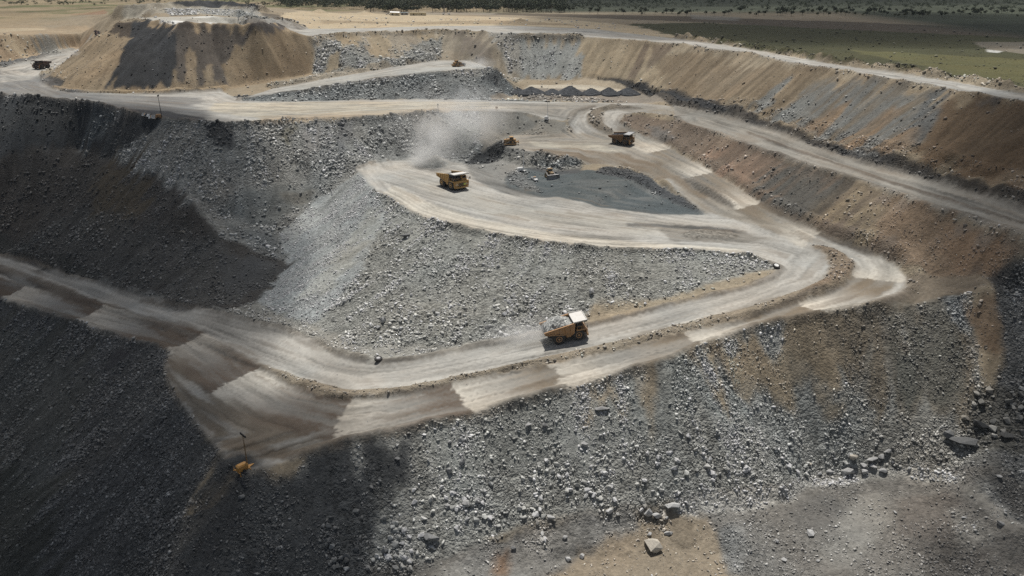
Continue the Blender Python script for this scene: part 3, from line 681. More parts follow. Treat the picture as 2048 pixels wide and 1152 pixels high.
# face between the main road and the tip
mf = [(318, 242), (410, 249), (496, 251), (581, 243), (684, 240), (742, 238), (811, 232), (872, 224), (960, 221), (962, 282), (930, 327), (830, 314), (740, 327), (705, 352), (632, 397), (556, 457), (548, 500), (445, 481), (383, 399), (359, 368), (274, 344), (219, 316), (235, 300)]
paint(mf, (.215, .22, .215), 1, 2, 1.5, 2, rub=.9, size=1.15)
paint([(820, 232), (872, 226), (900, 260), (880, 300), (850, 300)], (.2, .185, .165), .6, 3, 3, 8, rub=.3)
for q, c, r in (([(410, 250), (462, 252), (470, 290), (455, 310), (420, 296)], (.05, .053, .057), .5), ([(556, 247), (590, 243), (586, 275), (578, 300), (566, 280)], (.13, .125, .1), .3), ([(600, 245), (640, 243), (640, 300), (610, 300)], (.24, .235, .23), .4),
                ([(668, 240), (705, 238), (705, 290), (680, 320)], (.15, .155, .16), .7), ([(905, 222), (960, 222), (958, 300), (915, 300)], (.24, .255, .255), .5)):
    paint(q, c, .9, 2, 3, 5, rub=r)
paint([(480, 385), (560, 368), (625, 385), (600, 410), (560, 450), (500, 450), (440, 420)], (.13, .14, .14), .8, 4, 5, rub=.3)
paint([(560, 385), (630, 380), (610, 405), (560, 400)], (.15, .14, .12), .6, 3, 3, rub=.2)
paint([(445, 448), (550, 460), (556, 500), (470, 470)], (.125, .135, .14), .8, 3, 3, rub=.5)
paint([(960, 221), (1054, 227), (1091, 239), (1133, 243), (1142, 264), (1120, 268), (1032, 270), (1000, 282), (962, 300)], (.185, .175, .155), 1, 2, 2, 5, rub=.06)
paint([(985, 224), (1050, 228), (1070, 250), (1040, 266), (990, 266)], (.165, .17, .165), .6, 3, 4)
# upper left face and the old spoil lobe in front of it
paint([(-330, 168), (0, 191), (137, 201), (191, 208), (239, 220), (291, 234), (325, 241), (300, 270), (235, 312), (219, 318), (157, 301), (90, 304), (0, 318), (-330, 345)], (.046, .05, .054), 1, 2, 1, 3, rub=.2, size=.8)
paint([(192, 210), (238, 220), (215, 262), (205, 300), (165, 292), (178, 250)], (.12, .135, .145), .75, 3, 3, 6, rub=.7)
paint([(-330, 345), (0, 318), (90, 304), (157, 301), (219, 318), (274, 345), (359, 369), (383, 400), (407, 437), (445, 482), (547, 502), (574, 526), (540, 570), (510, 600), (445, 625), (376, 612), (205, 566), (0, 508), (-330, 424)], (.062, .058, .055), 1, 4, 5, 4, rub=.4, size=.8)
paint([(210, 330), (290, 360), (310, 400), (260, 470), (190, 470), (180, 400)], (.09, .075, .054), .8, 4, 4, 9, rub=.15)
paint([(150, 420), (330, 460), (450, 500), (500, 560), (480, 610), (376, 608), (205, 560), (100, 520), (60, 480)], (.088, .088, .086), .8, 4, 4, 6, rub=.6, size=.9)
paint([(430, 510), (560, 520), (530, 575), (460, 590)], (.07, .072, .075), .8, 3, 3, 3, rub=.4)
paint([(510, 602), (580, 640), (680, 690), (740, 714), (674, 702), (600, 668), (520, 645), (445, 622)], (.20, .195, .18), .7, 2, 3, rub=.5)
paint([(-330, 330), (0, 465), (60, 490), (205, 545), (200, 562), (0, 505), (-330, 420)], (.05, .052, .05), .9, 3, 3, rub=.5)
# pit floor in front
pf = [(900, 1250), (880, 1122), (982, 1096), (1050, 1052), (1197, 1028), (1348, 1004), (1553, 977), (1645, 946), (1895, 939), (1990, 935), (2048, 980), (2330, 1130), (2500, 1300), (1700, 1300)]
paint(pf, (.155, .148, .138), 1, 2, 2, rub=.45, size=.75)
paint([(1090, 1152), (1200, 1090), (1290, 1020), (1400, 1012), (1440, 1080), (1470, 1152), (1470, 1250), (1050, 1250)], (.25, .203, .148), 1, 3, 4, rub=.15, size=.7)
paint([(880, 1152), (960, 1100), (1100, 1060), (1260, 1020), (1270, 1060), (1160, 1100), (1080, 1140), (960, 1250)], (.2, .2, .195), .8, 3, 4, rub=.4)
paint([(985, 1110), (1020, 1100), (1010, 1152), (980, 1152)], (.2, .12, .07), .8, 3, 2)
paint([(1440, 1060), (1490, 1050), (1500, 1110), (1460, 1152), (1440, 1100)], (.2, .205, .205), .8, 2, 3, rub=.6)
paint([(1340, 1000), (1420, 1000), (1560, 985), (1600, 978), (1540, 1010), (1450, 1030), (1360, 1030)], (.36, .355, .335), .7, 2, 3, rub=.7, size=.8)
paint([(1800, 1000), (1910, 985), (1950, 1040), (1900, 1090), (1800, 1060)], (.135, .118, .105), .7, 3, 4)
paint([(1920, 975), (1945, 975), (2048, 1060), (2048, 1085), (1980, 1030)], (.26, .25, .23), .9, 2, 2, rub=.15)
paint([(1940, 965), (1990, 960), (2060, 1050), (2100, 1100), (2040, 1050)], (.28, .285, .28), .8, 2, 3, rub=.8)
paint([(1990, 940), (2048, 985), (2300, 1130), (2300, 1180), (2048, 1050), (1960, 960)], (.07, .07, .07), .8, 3, 4, rub=.5)
paint([(1700, 945), (1890, 945), (1930, 958), (1800, 962), (1700, 962)], (.33, .325, .3), .7, 2, 2, rub=.6, size=.8)
# coarser blocks have rolled to the foot of the near slope
paint([(640, 1000), (900, 960), (1100, 930), (1300, 900), (1500, 880), (1720, 900), (1900, 900), (1895, 940), (1724, 949), (1553, 978), (1348, 1005), (1197, 1030), (1050, 1054), (880, 1122), (700, 1152)], None, 1, 4, 6, 8, rub=1.0, size=1.5)
paint([(760, 640), (900, 600), (1100, 600), (1160, 640), (1050, 668), (845, 705), (740, 700)], None, 1, 4, 5, 6, rub=1.0, size=1.35)
# floor details: pale ledge, scraped and broken ground
paint([(1340, 1004), (1420, 996), (1553, 978), (1645, 948), (1760, 946), (1895, 940), (1930, 950), (1900, 958), (1760, 960), (1650, 968), (1560, 994), (1420, 1018), (1350, 1022)], (.40, .395, .375), .8, 2, 4, rub=1.0, size=1.15)
paint([(1560, 1010), (1640, 985), (1700, 1010), (1690, 1060), (1600, 1060)], (.115, .112, .108), .7, 4, 5, rub=.2)
paint([(1690, 1000), (1760, 990), (1790, 1040), (1740, 1110), (1680, 1152), (1640, 1120)], (.235, .228, .212), .7, 4, 5, rub=.25)
paint([(1480, 1040), (1560, 1040), (1600, 1152), (1490, 1152)], (.17, .166, .158), .6, 4, 5, rub=.5)
paint([(1820, 1080), (1900, 1070), (1990, 1110), (1990, 1152), (1850, 1152)], (.10, .092, .085), .7, 4, 5, rub=.5)
paint([(1900, 1010), (1960, 1040), (2010, 1090), (1960, 1100), (1910, 1060)], (.24, .235, .22), .6, 3, 4, rub=.6, size=1.1)
# windrow tops and the islands between carriageways
for M_, c in ((BERM, (.235, .198, .15)), (ISL, (.20, .152, .108))):
    q = blur(M_, 2)[..., None]
    COL += (np.array(c, np.float32) - COL) * q
ROCKY = blur((ADD > .4).astype(np.float32) * (1 - PILE), 1)
RUB = np.maximum(RUB, ROCKY * .3)
q = blur((ADD > .35).astype(np.float32) * (DMIN < 14) * blur(ROAD, 3), 1)[..., None] * .55
COL += (np.array((.15, .125, .1), np.float32) - COL) * q
paint([(1440, 655), (1520, 625), (1630, 570), (1660, 572), (1600, 602), (1520, 632)], (.10, .085, .07), .9, 2, 1.5)
# watered stretches of the sprayed carriageway: each begins dry and pale, ends soaked and brown
LS = [0.0]
for a, b in zip(LANE[:-1], LANE[1:]):
    LS.append(LS[-1] + math.hypot(b[0] - a[0], b[1] - a[1]))
SPR = np.full((NY, NX), 99, np.float32)
SAL = np.zeros((NY, NX), np.float32)
LAT = np.zeros((NY, NX), np.float32)
def fn(sl, d, s, t, p):
    lat = (GX[sl] - p[0]) * -t[1] + (GY[sl] - p[1]) * t[0]
    m = d < SPR[sl]
    SPR[sl][m] = d[m]
    SAL[sl][m] = (s + (GX[sl] - p[0]) * t[0] + (GY[sl] - p[1]) * t[1])[m]
    LAT[sl][m] = lat[m]
stamp(LANE, 13, fn, 1.0)
edges = []
for e in hits([(30, 586), (173, 633), (368, 688), (468, 760), (680, 835), (921, 795), (1111, 746), (1377, 675), (1612, 615), (1747, 558), (1628, 474), (1510, 409), (1411, 348), (1330, 300)]):
    k = min(range(len(LANE) - 1), key=lambda i: near_on(LANE[i:i + 2], e[0], e[1])[0])
    a, b = LANE[k], LANE[k + 1]
    L_ = math.hypot(b[0] - a[0], b[1] - a[1])
    edges.append(LS[k] + ((e[0] - a[0]) * (b[0] - a[0]) + (e[1] - a[1]) * (b[1] - a[1])) / max(1e-6, L_))
edges = np.array([-40.0] + sorted(edges) + [LS[-1] + 30])
SA2 = SAL + .18 * LAT + .5 * ST1
ki = np.clip(np.searchsorted(edges, SA2) - 1, 0, len(edges) - 2)
fr = (SA2 - edges[ki]) / (edges[ki + 1] - edges[ki])
depth = np.array([.9, .8, .85, .8, .8, .75, .62, .7, .85, .84, .12, .7, .6, .5, .3])[np.clip(ki, 0, 14)]
WETM = sstep(.12, .95, fr) * depth * sstep(11, 8.5, SPR + 1.2 * N8A) * (1 - BERM) * (1 - ISL) * sstep(.3, .7, blur(ROAD, 1))
WETM *= np.where(ki == 9, sstep(-8.5, -4.5, LAT + 1.0 * ST2), 1)
WETM = np.clip(WETM * (1 + .38 * ST2 + .2 * ST1), 0, 1)
DRY = (1 - sstep(.0, .6, fr)) * sstep(10, 8, SPR) * (1 - BERM) * (1 - ISL) * blur(ROAD, 1) * .85
COL += (np.array((.46, .425, .37), np.float32) - COL) * (DRY * (SAL > 2))[..., None]
WC = np.where((ki <= 5)[..., None], np.array((.105, .08, .062)), np.array((.15, .122, .09))).astype(np.float32)
COL += (WC - COL) * WETM[..., None]
# wheel tracks and drifts
rm = np.clip(blur(ROAD, 1) + (FLR * 0) + .0, 0, 1)
tone = 1 + rm * (.14 * np.clip(ST2, -2.2, 2.2) + .17 * np.clip(ST1, -2.5, 2.5))
dk = np.clip(sstep(.7, 1.7, ST2) * .5 + sstep(1.1, 2.2, ST1) * .5, 0, .75) * rm
COL *= tone[..., None]
COL += (np.array((.15, .125, .1), np.float32) - COL) * dk[..., None]
sl_ = sstep(.2, .45, SLOPE) * (1 - rm)
COL *= (1 + sl_ * (1 - .3 * np.clip(RUB, 0, 1)) * (.11 * np.clip(ST2, -2, 2) + .07 * np.clip(ST1, -2, 2)))[..., None]
big = fbm(GX, GY, 26, 4, 77)
COL *= (1 + .13 * big + .10 * N8A + .10 * fbm(GX, GY, 3, 3, 88) * (1 - .5 * rm))[..., None]
warm = fbm(GX, GY, 18, 3, 99) * .05
COL *= np.stack([1 + warm, 1 + 0 * warm, 1 - warm], -1)
COL += (COL.mean(-1, keepdims=True) - COL) * .13
COL *= np.array((1.0, 1.0, .97), np.float32)
RSZ *= np.exp(.32 * fbm(GX, GY, 40, 3, 141))
COL = np.clip(COL, .012, .75)
RUB *= np.clip(1 + .5 * N8B, .3, 1.4)
print('zones', round(time.time() - T0, 1))

# ------------------------------------------------------------------ ground meshes (one sheet, denser near the pit's edge under the drone)
def far_height(x, y):
    return CAM_Z - 46 + fbm(x, y, 260, 3, 3) * 1.2

def ground_z(x, y):
    x, y = np.asarray(x, float), np.asarray(y, float)
    z = samp(H, x, y)
    w = np.clip(np.maximum.reduce([(y - 900) / 100, (np.abs(x + 50) - 400) / 60]), 0, 1)
    return z * (1 - w) + np.where((y > 500) | (x > 300), far_height(x, y), z) * w

def far_col(x, y):
    g = fbm(x, y, 90, 4, 21)
    b = fbm(x, y, 30, 3, 23)
    right = sstep(-60, 60, x + (y - 900) * -.02)
    t = sstep(-.1, .35, fbm(x, y, 75, 5, 27, .65))[..., None]
    west = np.array((.215, .172, .11)) * (1 - t) + np.array((.105, .105, .052)) * t
    base = west * (1 - right)[..., None] + np.array((.043, .05, .034)) * right[..., None]
    base = base * (1 + .35 * g + .25 * b)[..., None]
    return np.clip(base, .01, .5)

def surface(x, y):
    """ground height with all its relief, and what it is made of"""
    R = np.hypot(x, y)
    z = ground_z(x, y)
    inside = ((x > X0 + 2) & (x < X1 - 2) & (y > Y0 + 2) & (y < Y1 - 2))
    jx, jy = x + .9 * vnoise(x / 1.3, y / 1.3, 3), y + .9 * vnoise(x / 1.3, y / 1.3, 4)
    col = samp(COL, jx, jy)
    rub = samp(RUB, jx, jy) * inside
    road = samp(ROAD, x, y) * inside
    slo = samp(SLOPE, x, y)
    s2, s1 = samp(ST2, x, y), samp(ST1, x, y)
    w = np.clip((y - 880) / 90, 0, 1)
    w = np.where(inside, w, 1.0)
    w = np.maximum(w, np.clip((np.abs(x + 50) - 400) / 60, 0, 1))
    w = np.where((y < 450) & (x < 300), 0, w)
    col = col * (1 - w[..., None]) + far_col(x, y) * w[..., None]
    sl = sstep(.18, .4, slo) * (1 - road) * inside
    flat = (1 - sl)
    near = np.clip(1.6 - R / 700, .3, 1)
    rill = .08 + .16 * sstep(.2, .8, fbm(x, y, 60, 2, 67)) * (1 - .3 * rub)
    z = z + sl * ((1.1 + 1.3 * sstep(80, 140, -x)) * fbm(x, y, 22, 3, 61) + .5 * fbm(x, y, 6, 3, 62) * near + rill * np.clip(s2, -2, 2) + .06 * np.clip(s1, -2, 2))
    z = z + (.05 * (1 - road) + .13 * sl + .16 * rub) * near * fbm(x, y, 1.5, 2, 63) + rub * .25 * fbm(x, y, 3.1, 2, 66) + .10 * flat * fbm(x, y, 7, 3, 64) * inside
    z = z + road * (.07 * np.clip(s2, -2, 2) + .05 * np.clip(s1, -2, 2)) + (1 - inside) * .5 * fbm(x, y, 40, 3, 65)
    col = col * (1 + (1 - .75 * road) * (.16 * vnoise(x / .9, y / .9, 71) + .12 * vnoise(x / .45, y / .45, 72)))[..., None]
    return z, col, rub

def build_ground():
    az = np.linspace(rad(-52), rad(52), NAZ)
    r1 = np.exp(np.arange(math.log(92), math.log(1000), DR))
    r2 = np.exp(np.arange(math.log(1000), math.log(4200), .012))
    r = np.concatenate([r1, r2])
    A, R = np.meshgrid(az, r)
    x, y = R * np.sin(A), R * np.cos(A)
    z, col, rub = surface(x, y)
    inside = ((x > X0 + 2) & (x < X1 - 2) & (y > Y0 + 2) & (y < Y1 - 2))
    n, m = x.shape
    V = np.stack([x, y, z], -1).reshape(-1, 3).astype(np.float32)
    COLV = np.concatenate([np.clip(col, .01, .8), np.ones(col.shape[:2] + (1,))], -1).reshape(-1, 4).astype(np.float32)
    RUBV = np.clip(rub, 0, 1).reshape(-1).astype(np.float32)
    ROADV = samp(blur(ROAD, 1), x, y).reshape(-1).astype(np.float32)
    idx = np.arange(n * m).reshape(n, m)
    Q = np.stack([idx[:-1, :-1], idx[:-1, 1:], idx[1:, 1:], idx[1:, :-1]], -1).reshape(-1, 4)
    # which landform each face belongs to
    cx, cy = x[:-1, :-1].ravel(), y[:-1, :-1].ravel()
    ins = inside[:-1, :-1].ravel()
    rd = (samp(ROAD, cx, cy) > .5) & ins
    pl = (samp(PILE, cx, cy) > .5) & ins
    out = (samp(OUTM, cx, cy) > .5) | ~ins & ((cy > 500) | (cx > 300))
    steep = samp(SLOPE, cx, cy) > .30
    cls = np.where(rd, 0, np.where(pl, 1, np.where(out, 2, np.where(steep, 3, 4))))
    mats = ground_material()
    for k, name in enumerate(('haul_road', 'spoil_heap', 'open_ground', 'pit_slope', 'pit_floor')):
        f = Q[cls == k]
        u, inv = np.unique(f, return_inverse=True)
        me = bpy.data.meshes.new(name)
        me.vertices.add(len(u))
        me.vertices.foreach_set('co', V[u].ravel())
        me.loops.add(len(f) * 4)
        me.loops.foreach_set('vertex_index', inv.ravel().astype(np.int32))
        me.polygons.add(len(f))
        me.polygons.foreach_set('loop_start', np.arange(len(f), dtype=np.int32) * 4)
        me.update(calc_edges=True)
        a = me.color_attributes.new('earth', 'FLOAT_COLOR', 'POINT')
        a.data.foreach_set('color', COLV[u].ravel())
        b = me.attributes.new('rubble', 'FLOAT', 'POINT')
        b.data.foreach_set('value', RUBV[u])
        b = me.attributes.new('traffic', 'FLOAT', 'POINT')
        b.data.foreach_set('value', ROADV[u])
        me.polygons.foreach_set('use_smooth', np.ones(len(f), bool))
        me.materials.append(mats)
        o = bpy.data.objects.new(name, me)
        C.objects.link(o)
        o['kind'] = 'structure'
        o['label'] = {'haul_road': 'pale dusty haul roads winding through the open pit', 'spoil_heap': 'tall brown stockpile with black coal tipped down its face',
                      'open_ground': 'flat sandy and grassy natural ground round the pit rim', 'pit_slope': 'steep tipped slopes of rubble, sand and coal',
                      'pit_floor': 'level benches, floors and shoulders of the pit'}[name]
    print('ground', n * m, round(time.time() - T0, 1))

def new_mat(name):
    m = bpy.data.materials.new(name)
    m.use_nodes = True
    return m, m.node_tree, m.node_tree.nodes['Principled BSDF']

def ground_material():
    m, nt, p = new_mat('earth_and_rock')
    N, L = nt.nodes.new, nt.links.new
    p.inputs['Roughness'].default_value = .95
    p.inputs['Specular IOR Level'].default_value = .15
    at_ = N('ShaderNodeAttribute'); at_.attribute_name = 'earth'
    ru = N('ShaderNodeAttribute'); ru.attribute_name = 'rubble'
    tc = N('ShaderNodeTexCoord')
    n1 = N('ShaderNodeTexNoise'); n1.inputs['Scale'].default_value = 1.1; n1.inputs['Detail'].default_value = 5; n1.inputs['Roughness'].default_value = .7
    L(tc.outputs['Object'], n1.inputs['Vector'])
    v1 = N('ShaderNodeTexVoronoi'); v1.inputs['Scale'].default_value = 1.15
    L(tc.outputs['Object'], v1.inputs['Vector'])
    mr = N('ShaderNodeMapRange'); mr.inputs['From Min'].default_value = .3; mr.inputs['From Max'].default_value = .7
    mr.inputs['To Min'].default_value = .78; mr.inputs['To Max'].default_value = 1.22
    L(n1.outputs['Fac'], mr.inputs['Value'])
    sep = N('ShaderNodeSeparateColor'); L(v1.outputs['Color'], sep.inputs['Color'])
    vr = N('ShaderNodeMapRange'); vr.inputs['To Min'].default_value = .58; vr.inputs['To Max'].default_value = 1.5
    L(sep.outputs['Red'], vr.inputs['Value'])
    mixv = N('ShaderNodeMix'); mixv.data_type = 'FLOAT'; mixv.inputs['A'].default_value = 1
    L(ru.outputs['Fac'], mixv.inputs['Factor']); L(vr.outputs['Result'], mixv.inputs['B'])
    tr = N('ShaderNodeAttribute'); tr.attribute_name = 'traffic'
    mixt = N('ShaderNodeMix'); mixt.data_type = 'FLOAT'; mixt.inputs['B'].default_value = 1
    sm = N('ShaderNodeMath'); sm.operation = 'MULTIPLY'; sm.inputs[1].default_value = .75; L(tr.outputs['Fac'], sm.inputs[0])
    L(sm.outputs[0], mixt.inputs['Factor']); L(mr.outputs['Result'], mixt.inputs['A'])
    mul = N('ShaderNodeMath'); mul.operation = 'MULTIPLY'; L(mixt.outputs['Result'], mul.inputs[0]); L(mixv.outputs['Result'], mul.inputs[1])
    vm = N('ShaderNodeVectorMath'); vm.operation = 'SCALE'; L(at_.outputs['Color'], vm.inputs[0]); L(mul.outputs[0], vm.inputs['Scale'])
    L(vm.outputs['Vector'], p.inputs['Base Color'])
    add = N('ShaderNodeMath'); add.operation = 'MULTIPLY_ADD'
    v2 = N('ShaderNodeTexVoronoi'); v2.inputs['Scale'].default_value = 2.4
    L(tc.outputs['Object'], v2.inputs['Vector'])
    va = N('ShaderNodeMath'); va.operation = 'MULTIPLY_ADD'; va.inputs[1].default_value = .55
    L(v2.outputs['Distance'], va.inputs[0]); L(v1.outputs['Distance'], va.inputs[2])
    rn = N('ShaderNodeMath'); rn.operation = 'MULTIPLY'; rn.inputs[1].default_value = -1.25; L(ru.outputs['Fac'], rn.inputs[0])
    nh = N('ShaderNodeMath'); nh.operation = 'MULTIPLY'; nh.inputs[1].default_value = .5; L(n1.outputs['Fac'], nh.inputs[0])
    L(va.outputs[0], add.inputs[0]); L(rn.outputs[0], add.inputs[1]); L(nh.outputs[0], add.inputs[2])
    b = N('ShaderNodeBump'); b.inputs['Distance'].default_value = .7
    st = N('ShaderNodeMapRange'); st.inputs['To Min'].default_value = .8; st.inputs['To Max'].default_value = .15
    L(tr.outputs['Fac'], st.inputs['Value']); L(st.outputs['Result'], b.inputs['Strength'])
    L(add.outputs[0], b.inputs['Height']); L(b.outputs['Normal'], p.inputs['Normal'])
    return m
OUTM = fill(S['rim_back'] + [(420, 100, 0), (420, 1010, 0), (-520, 1010, 0), (-520, 720, 0)] + hits([(-330, 66), (0, 66), (150, 64), (205, 58), (250, 34), (420, 26), (560, 34), (600, 56)]))
NAZ, DR = 1000, .0019
build_ground()

# ------------------------------------------------------------------ broken rock
def rock_shape(seed, n=13, squash=(1, .8, .62), cut=3):
    """angular block: hull of a few points, with some corners sheared off"""
    r = np.random.default_rng(seed)
    p = r.normal(size=(n, 3))
    p /= np.linalg.norm(p, axis=1)[:, None]
    p *= r.uniform(.82, 1.08, (n, 1))
    for _ in range(cut):
        d = r.normal(size=3); d /= np.linalg.norm(d)
        h = r.uniform(.42, .7)
        k = p @ d
        p = np.where((k > h)[:, None], p - d * (k - h)[:, None], p)
    p *= np.array(squash) * r.uniform(.8, 1.15, 3)
    bm = bmesh.new()
    for q in p:
        bm.verts.new(q)
    bmesh.ops.convex_hull(bm, input=bm.verts[:])
    for v in [v for v in bm.verts if not v.link_faces]:
        bm.verts.remove(v)
    bmesh.ops.triangulate(bm, faces=bm.faces[:])
    bm.verts.index_update()
    V = np.array([v.co[:] for v in bm.verts])
    F = np.array([[v.index for v in f.verts] for f in bm.faces])
    bm.free()
    return V, F

ROCKS = [rock_shape(100 + k, 8 + k % 5, (1.1, (.6, .8, .95)[k % 3], (.45, .6, .75)[k // 3 % 3]), 4) for k in range(36)]

def rock_material():
    m, nt, p = new_mat('broken_rock')
    N, L = nt.nodes.new, nt.links.new
    p.inputs['Roughness'].default_value = .9
    p.inputs['Specular IOR Level'].default_value = .2
    a = N('ShaderNodeAttribute'); a.attribute_name = 'earth'
    tc = N('ShaderNodeTexCoord')
    n1 = N('ShaderNodeTexNoise'); n1.inputs['Scale'].default_value = 2.2; n1.inputs['Detail'].default_value = 5
    L(tc.outputs['Object'], n1.inputs['Vector'])
    mr = N('ShaderNodeMapRange'); mr.inputs['To Min'].default_value = .6; mr.inputs['To Max'].default_value = 1.4
    L(n1.outputs['Fac'], mr.inputs['Value'])
    vm = N('ShaderNodeVectorMath'); vm.operation = 'SCALE'
    L(a.outputs['Color'], vm.inputs[0]); L(mr.outputs['Result'], vm.inputs['Scale']); L(vm.outputs['Vector'], p.inputs['Base Color'])
    b = N('ShaderNodeBump'); b.inputs['Distance'].default_value = .15; b.inputs['Strength'].default_value = .6
    L(n1.outputs['Fac'], b.inputs['Height']); L(b.outputs['Normal'], p.inputs['Normal'])
    return m
ROCKMAT = rock_material()

def rand_rot(n):
    q = RNG.normal(size=(n, 4))
    q /= np.linalg.norm(q, axis=1)[:, None]
    w, x, y, z = q.T
    return np.stack([np.stack([1 - 2 * (y * y + z * z), 2 * (x * y - z * w), 2 * (x * z + y * w)], -1),
                     np.stack([2 * (x * y + z * w), 1 - 2 * (x * x + z * z), 2 * (y * z - x * w)], -1),
                     np.stack([2 * (x * z - y * w), 2 * (y * z + x * w), 1 - 2 * (x * x + y * y)], -1)], 1)

def rock_colours(col, n):
    g = col.mean(-1, keepdims=True)
    base = col * .55 + g * .45 * np.array((1.01, 1.0, .965))
    base = np.minimum(base * 2.05 + .015, .52)
    return base * np.exp(RNG.normal(0, .28, (n, 1)))

ALPHA = 2.05
def scatter():
    D = np.sqrt(GX ** 2 + GY ** 2 + (CAM_Z - H) ** 2)
    azi = np.abs(np.arctan2(GX, GY))
    dmin = np.maximum(.28, D / 860) * RSZ
    u = (np.arange(4000) + .5) / 4000
    ed2 = np.minimum(u ** (-1 / ALPHA), 5.5) ** 2
    area = math.pi / 4 * .75 * ed2.mean() * dmin ** 2
    clump = np.clip(.7 + 1.2 * N8B + .8 * fbm(GX, GY, 3.2, 2, 131) + .35 * np.clip(ST2, -2, 2) * (SLOPE > .3), .04, 2.6)
    lam = np.clip(RUB, 0, 1.1) * 1.5 * RES * RES * np.sqrt(1 + np.minimum(SLOPE, 1) ** 2) / area * clump
    lam = np.where((azi < .80) & (ROAD < .5) & (D < 800), lam, 0)
    lam += np.where((azi < .8) & (ROAD > .5) & (D < 500), .0012, 0)
    k = RNG.poisson(lam)
    jj, ii = np.nonzero(k)
    rep = k[jj, ii]
    jj, ii = np.repeat(jj, rep), np.repeat(ii, rep)
    n = len(ii)
    x = X0 + (ii + RNG.random(n)) * RES
    y = Y0 + (jj + RNG.random(n)) * RES
    d = dmin[jj, ii] * np.minimum(RNG.random(n) ** (-1 / ALPHA), 5.5)
    d = np.where(ROAD[jj, ii] > .5, np.minimum(d, .5), np.minimum(d, 3.4))
    return x, y, d
RX, RY, RD = scatter()
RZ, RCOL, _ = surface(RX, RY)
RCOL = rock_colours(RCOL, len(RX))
print('rocks', len(RX), round(time.time() - T0, 1))

def picture_xy(x, y, z):
    zc = y * CP + (CAM_Z - z) * SP
    return 1024 + FPX * x / zc, 576 - FPX * ((z - CAM_Z) * CP + y * SP) / zc, zc

def rock_mesh(name, sel):
    n = len(sel)
    rot = rand_rot(n)
    var = RNG.integers(0, len(ROCKS), n)
    Vs, Fs, Cs, off_ = [], [], [], 0
    flat = np.array([1.05, 1.05, .8])
    for k, (V, F) in enumerate(ROCKS):
        s = np.nonzero(var == k)[0]
        if not len(s):
            continue
        p = np.einsum('nij,vj->nvi', rot[s], V) * flat * (RD[sel][s] * .5)[:, None, None]
        p[..., 0] += RX[sel][s][:, None]
        p[..., 1] += RY[sel][s][:, None]
        p[..., 2] += (RZ[sel][s] + RD[sel][s] * .13)[:, None]
        Vs.append(p.reshape(-1, 3))
        Fs.append((F[None] + (np.arange(len(s)) * len(V))[:, None, None] + off_).reshape(-1, 3))
        Cs.append(np.repeat(RCOL[sel][s], len(V), 0))
        off_ += len(s) * len(V)
    V, F, K = np.concatenate(Vs), np.concatenate(Fs), np.concatenate(Cs)
    me = bpy.data.meshes.new(name)
    me.vertices.add(len(V)); me.vertices.foreach_set('co', V.astype(np.float32).ravel())
    me.loops.add(len(F) * 3); me.loops.foreach_set('vertex_index', F.astype(np.int32).ravel())
    me.polygons.add(len(F)); me.polygons.foreach_set('loop_start', np.arange(len(F), dtype=np.int32) * 3)
    me.update(calc_edges=True)
    a = me.color_attributes.new('earth', 'FLOAT_COLOR', 'POINT')
    a.data.foreach_set('color', np.concatenate([np.clip(K, .01, .7), np.ones((len(K), 1))], 1).astype(np.float32).ravel())
    me.materials.append(ROCKMAT)
    return me

px_, py_, zc_ = picture_xy(RX, RY, RZ)
seen = (px_ > 0) & (px_ < 2048) & (py_ > 0) & (py_ < 1152)
app = np.where(seen, RD * FPX / zc_, 0)
order = np.argsort(-app)
BIG = order[:190]
rest = np.setdiff1d(np.arange(len(RX)), BIG)
ro = bpy.data.objects.new('rubble', rock_mesh('rubble', rest))
C.objects.link(ro)
ro['kind'] = 'stuff'
ro['label'] = 'loose grey broken rock spread over the tipped slopes'

def label(o, text, cat, group=None):
    o['label'] = text
    o['category'] = cat
    if group:
        o['group'] = group
    return o

BOULDER_MESH = {}
def boulder(x, y, z, size, col, seed, rot=None, stretch=(1, 1, 1), sink=.25, shape=None):
    """one loose block, its own object; col is its stone colour"""
    V, F = shape or rock_shape(900 + seed, 16, (1, .85, .7), 4)
    me = bpy.data.meshes.new('boulder')
    me.from_pydata((V * np.array(stretch) * size * .5).tolist(), [], F.tolist())
    a = me.color_attributes.new('earth', 'FLOAT_COLOR', 'POINT')
    a.data.foreach_set('color', np.tile(np.array([*col, 1], np.float32), len(V)))
    me.materials.append(ROCKMAT)
    o = bpy.data.objects.new('boulder', me)
    C.objects.link(o)
    o.rotation_euler = rot if rot else (RNG.uniform(-.4, .4), RNG.uniform(-.4, .4), RNG.uniform(0, 6.28))
    o.location = (x, y, z + size * sink * .5)
    return o

def region_label(px, py, pale, big):
    s = 'pale' if pale else 'dark'
    z = 'large' if big else 'mid-sized'
    if py > 1000 and px > 1090:
        return f'{s} {z} block lying loose on the pit floor at the foot of the rubble slope', 'loose blocks on the pit floor'
    if px > 1880 and py > 560:
        return f'{s} {z} block on the shaded rubble of the right-hand lower wall', 'blocks on the right lower wall'
    if py > 700 and px > 620:
        return f'{s} {z} block in the rubble slope under the watered haul road', 'blocks on the rubble slope under the haul road'
    if py > 600 and px <= 620:
        return f'{s} {z} block on the shaded slope under the left bend of the haul road', 'blocks on the shaded left slope'
    if 560 < px < 1560 and py > 340:
        return f'{s} {z} block on the steep tip slope between the two haul roads', 'blocks on the central tip slope'
    if px <= 640 and py > 330:
        return f'{s} {z} block on the dark old spoil above the left haul road', 'blocks on the dark old spoil'
    return f'{s} {z} block on the rubble face below the upper main road', 'blocks on the upper rubble face'

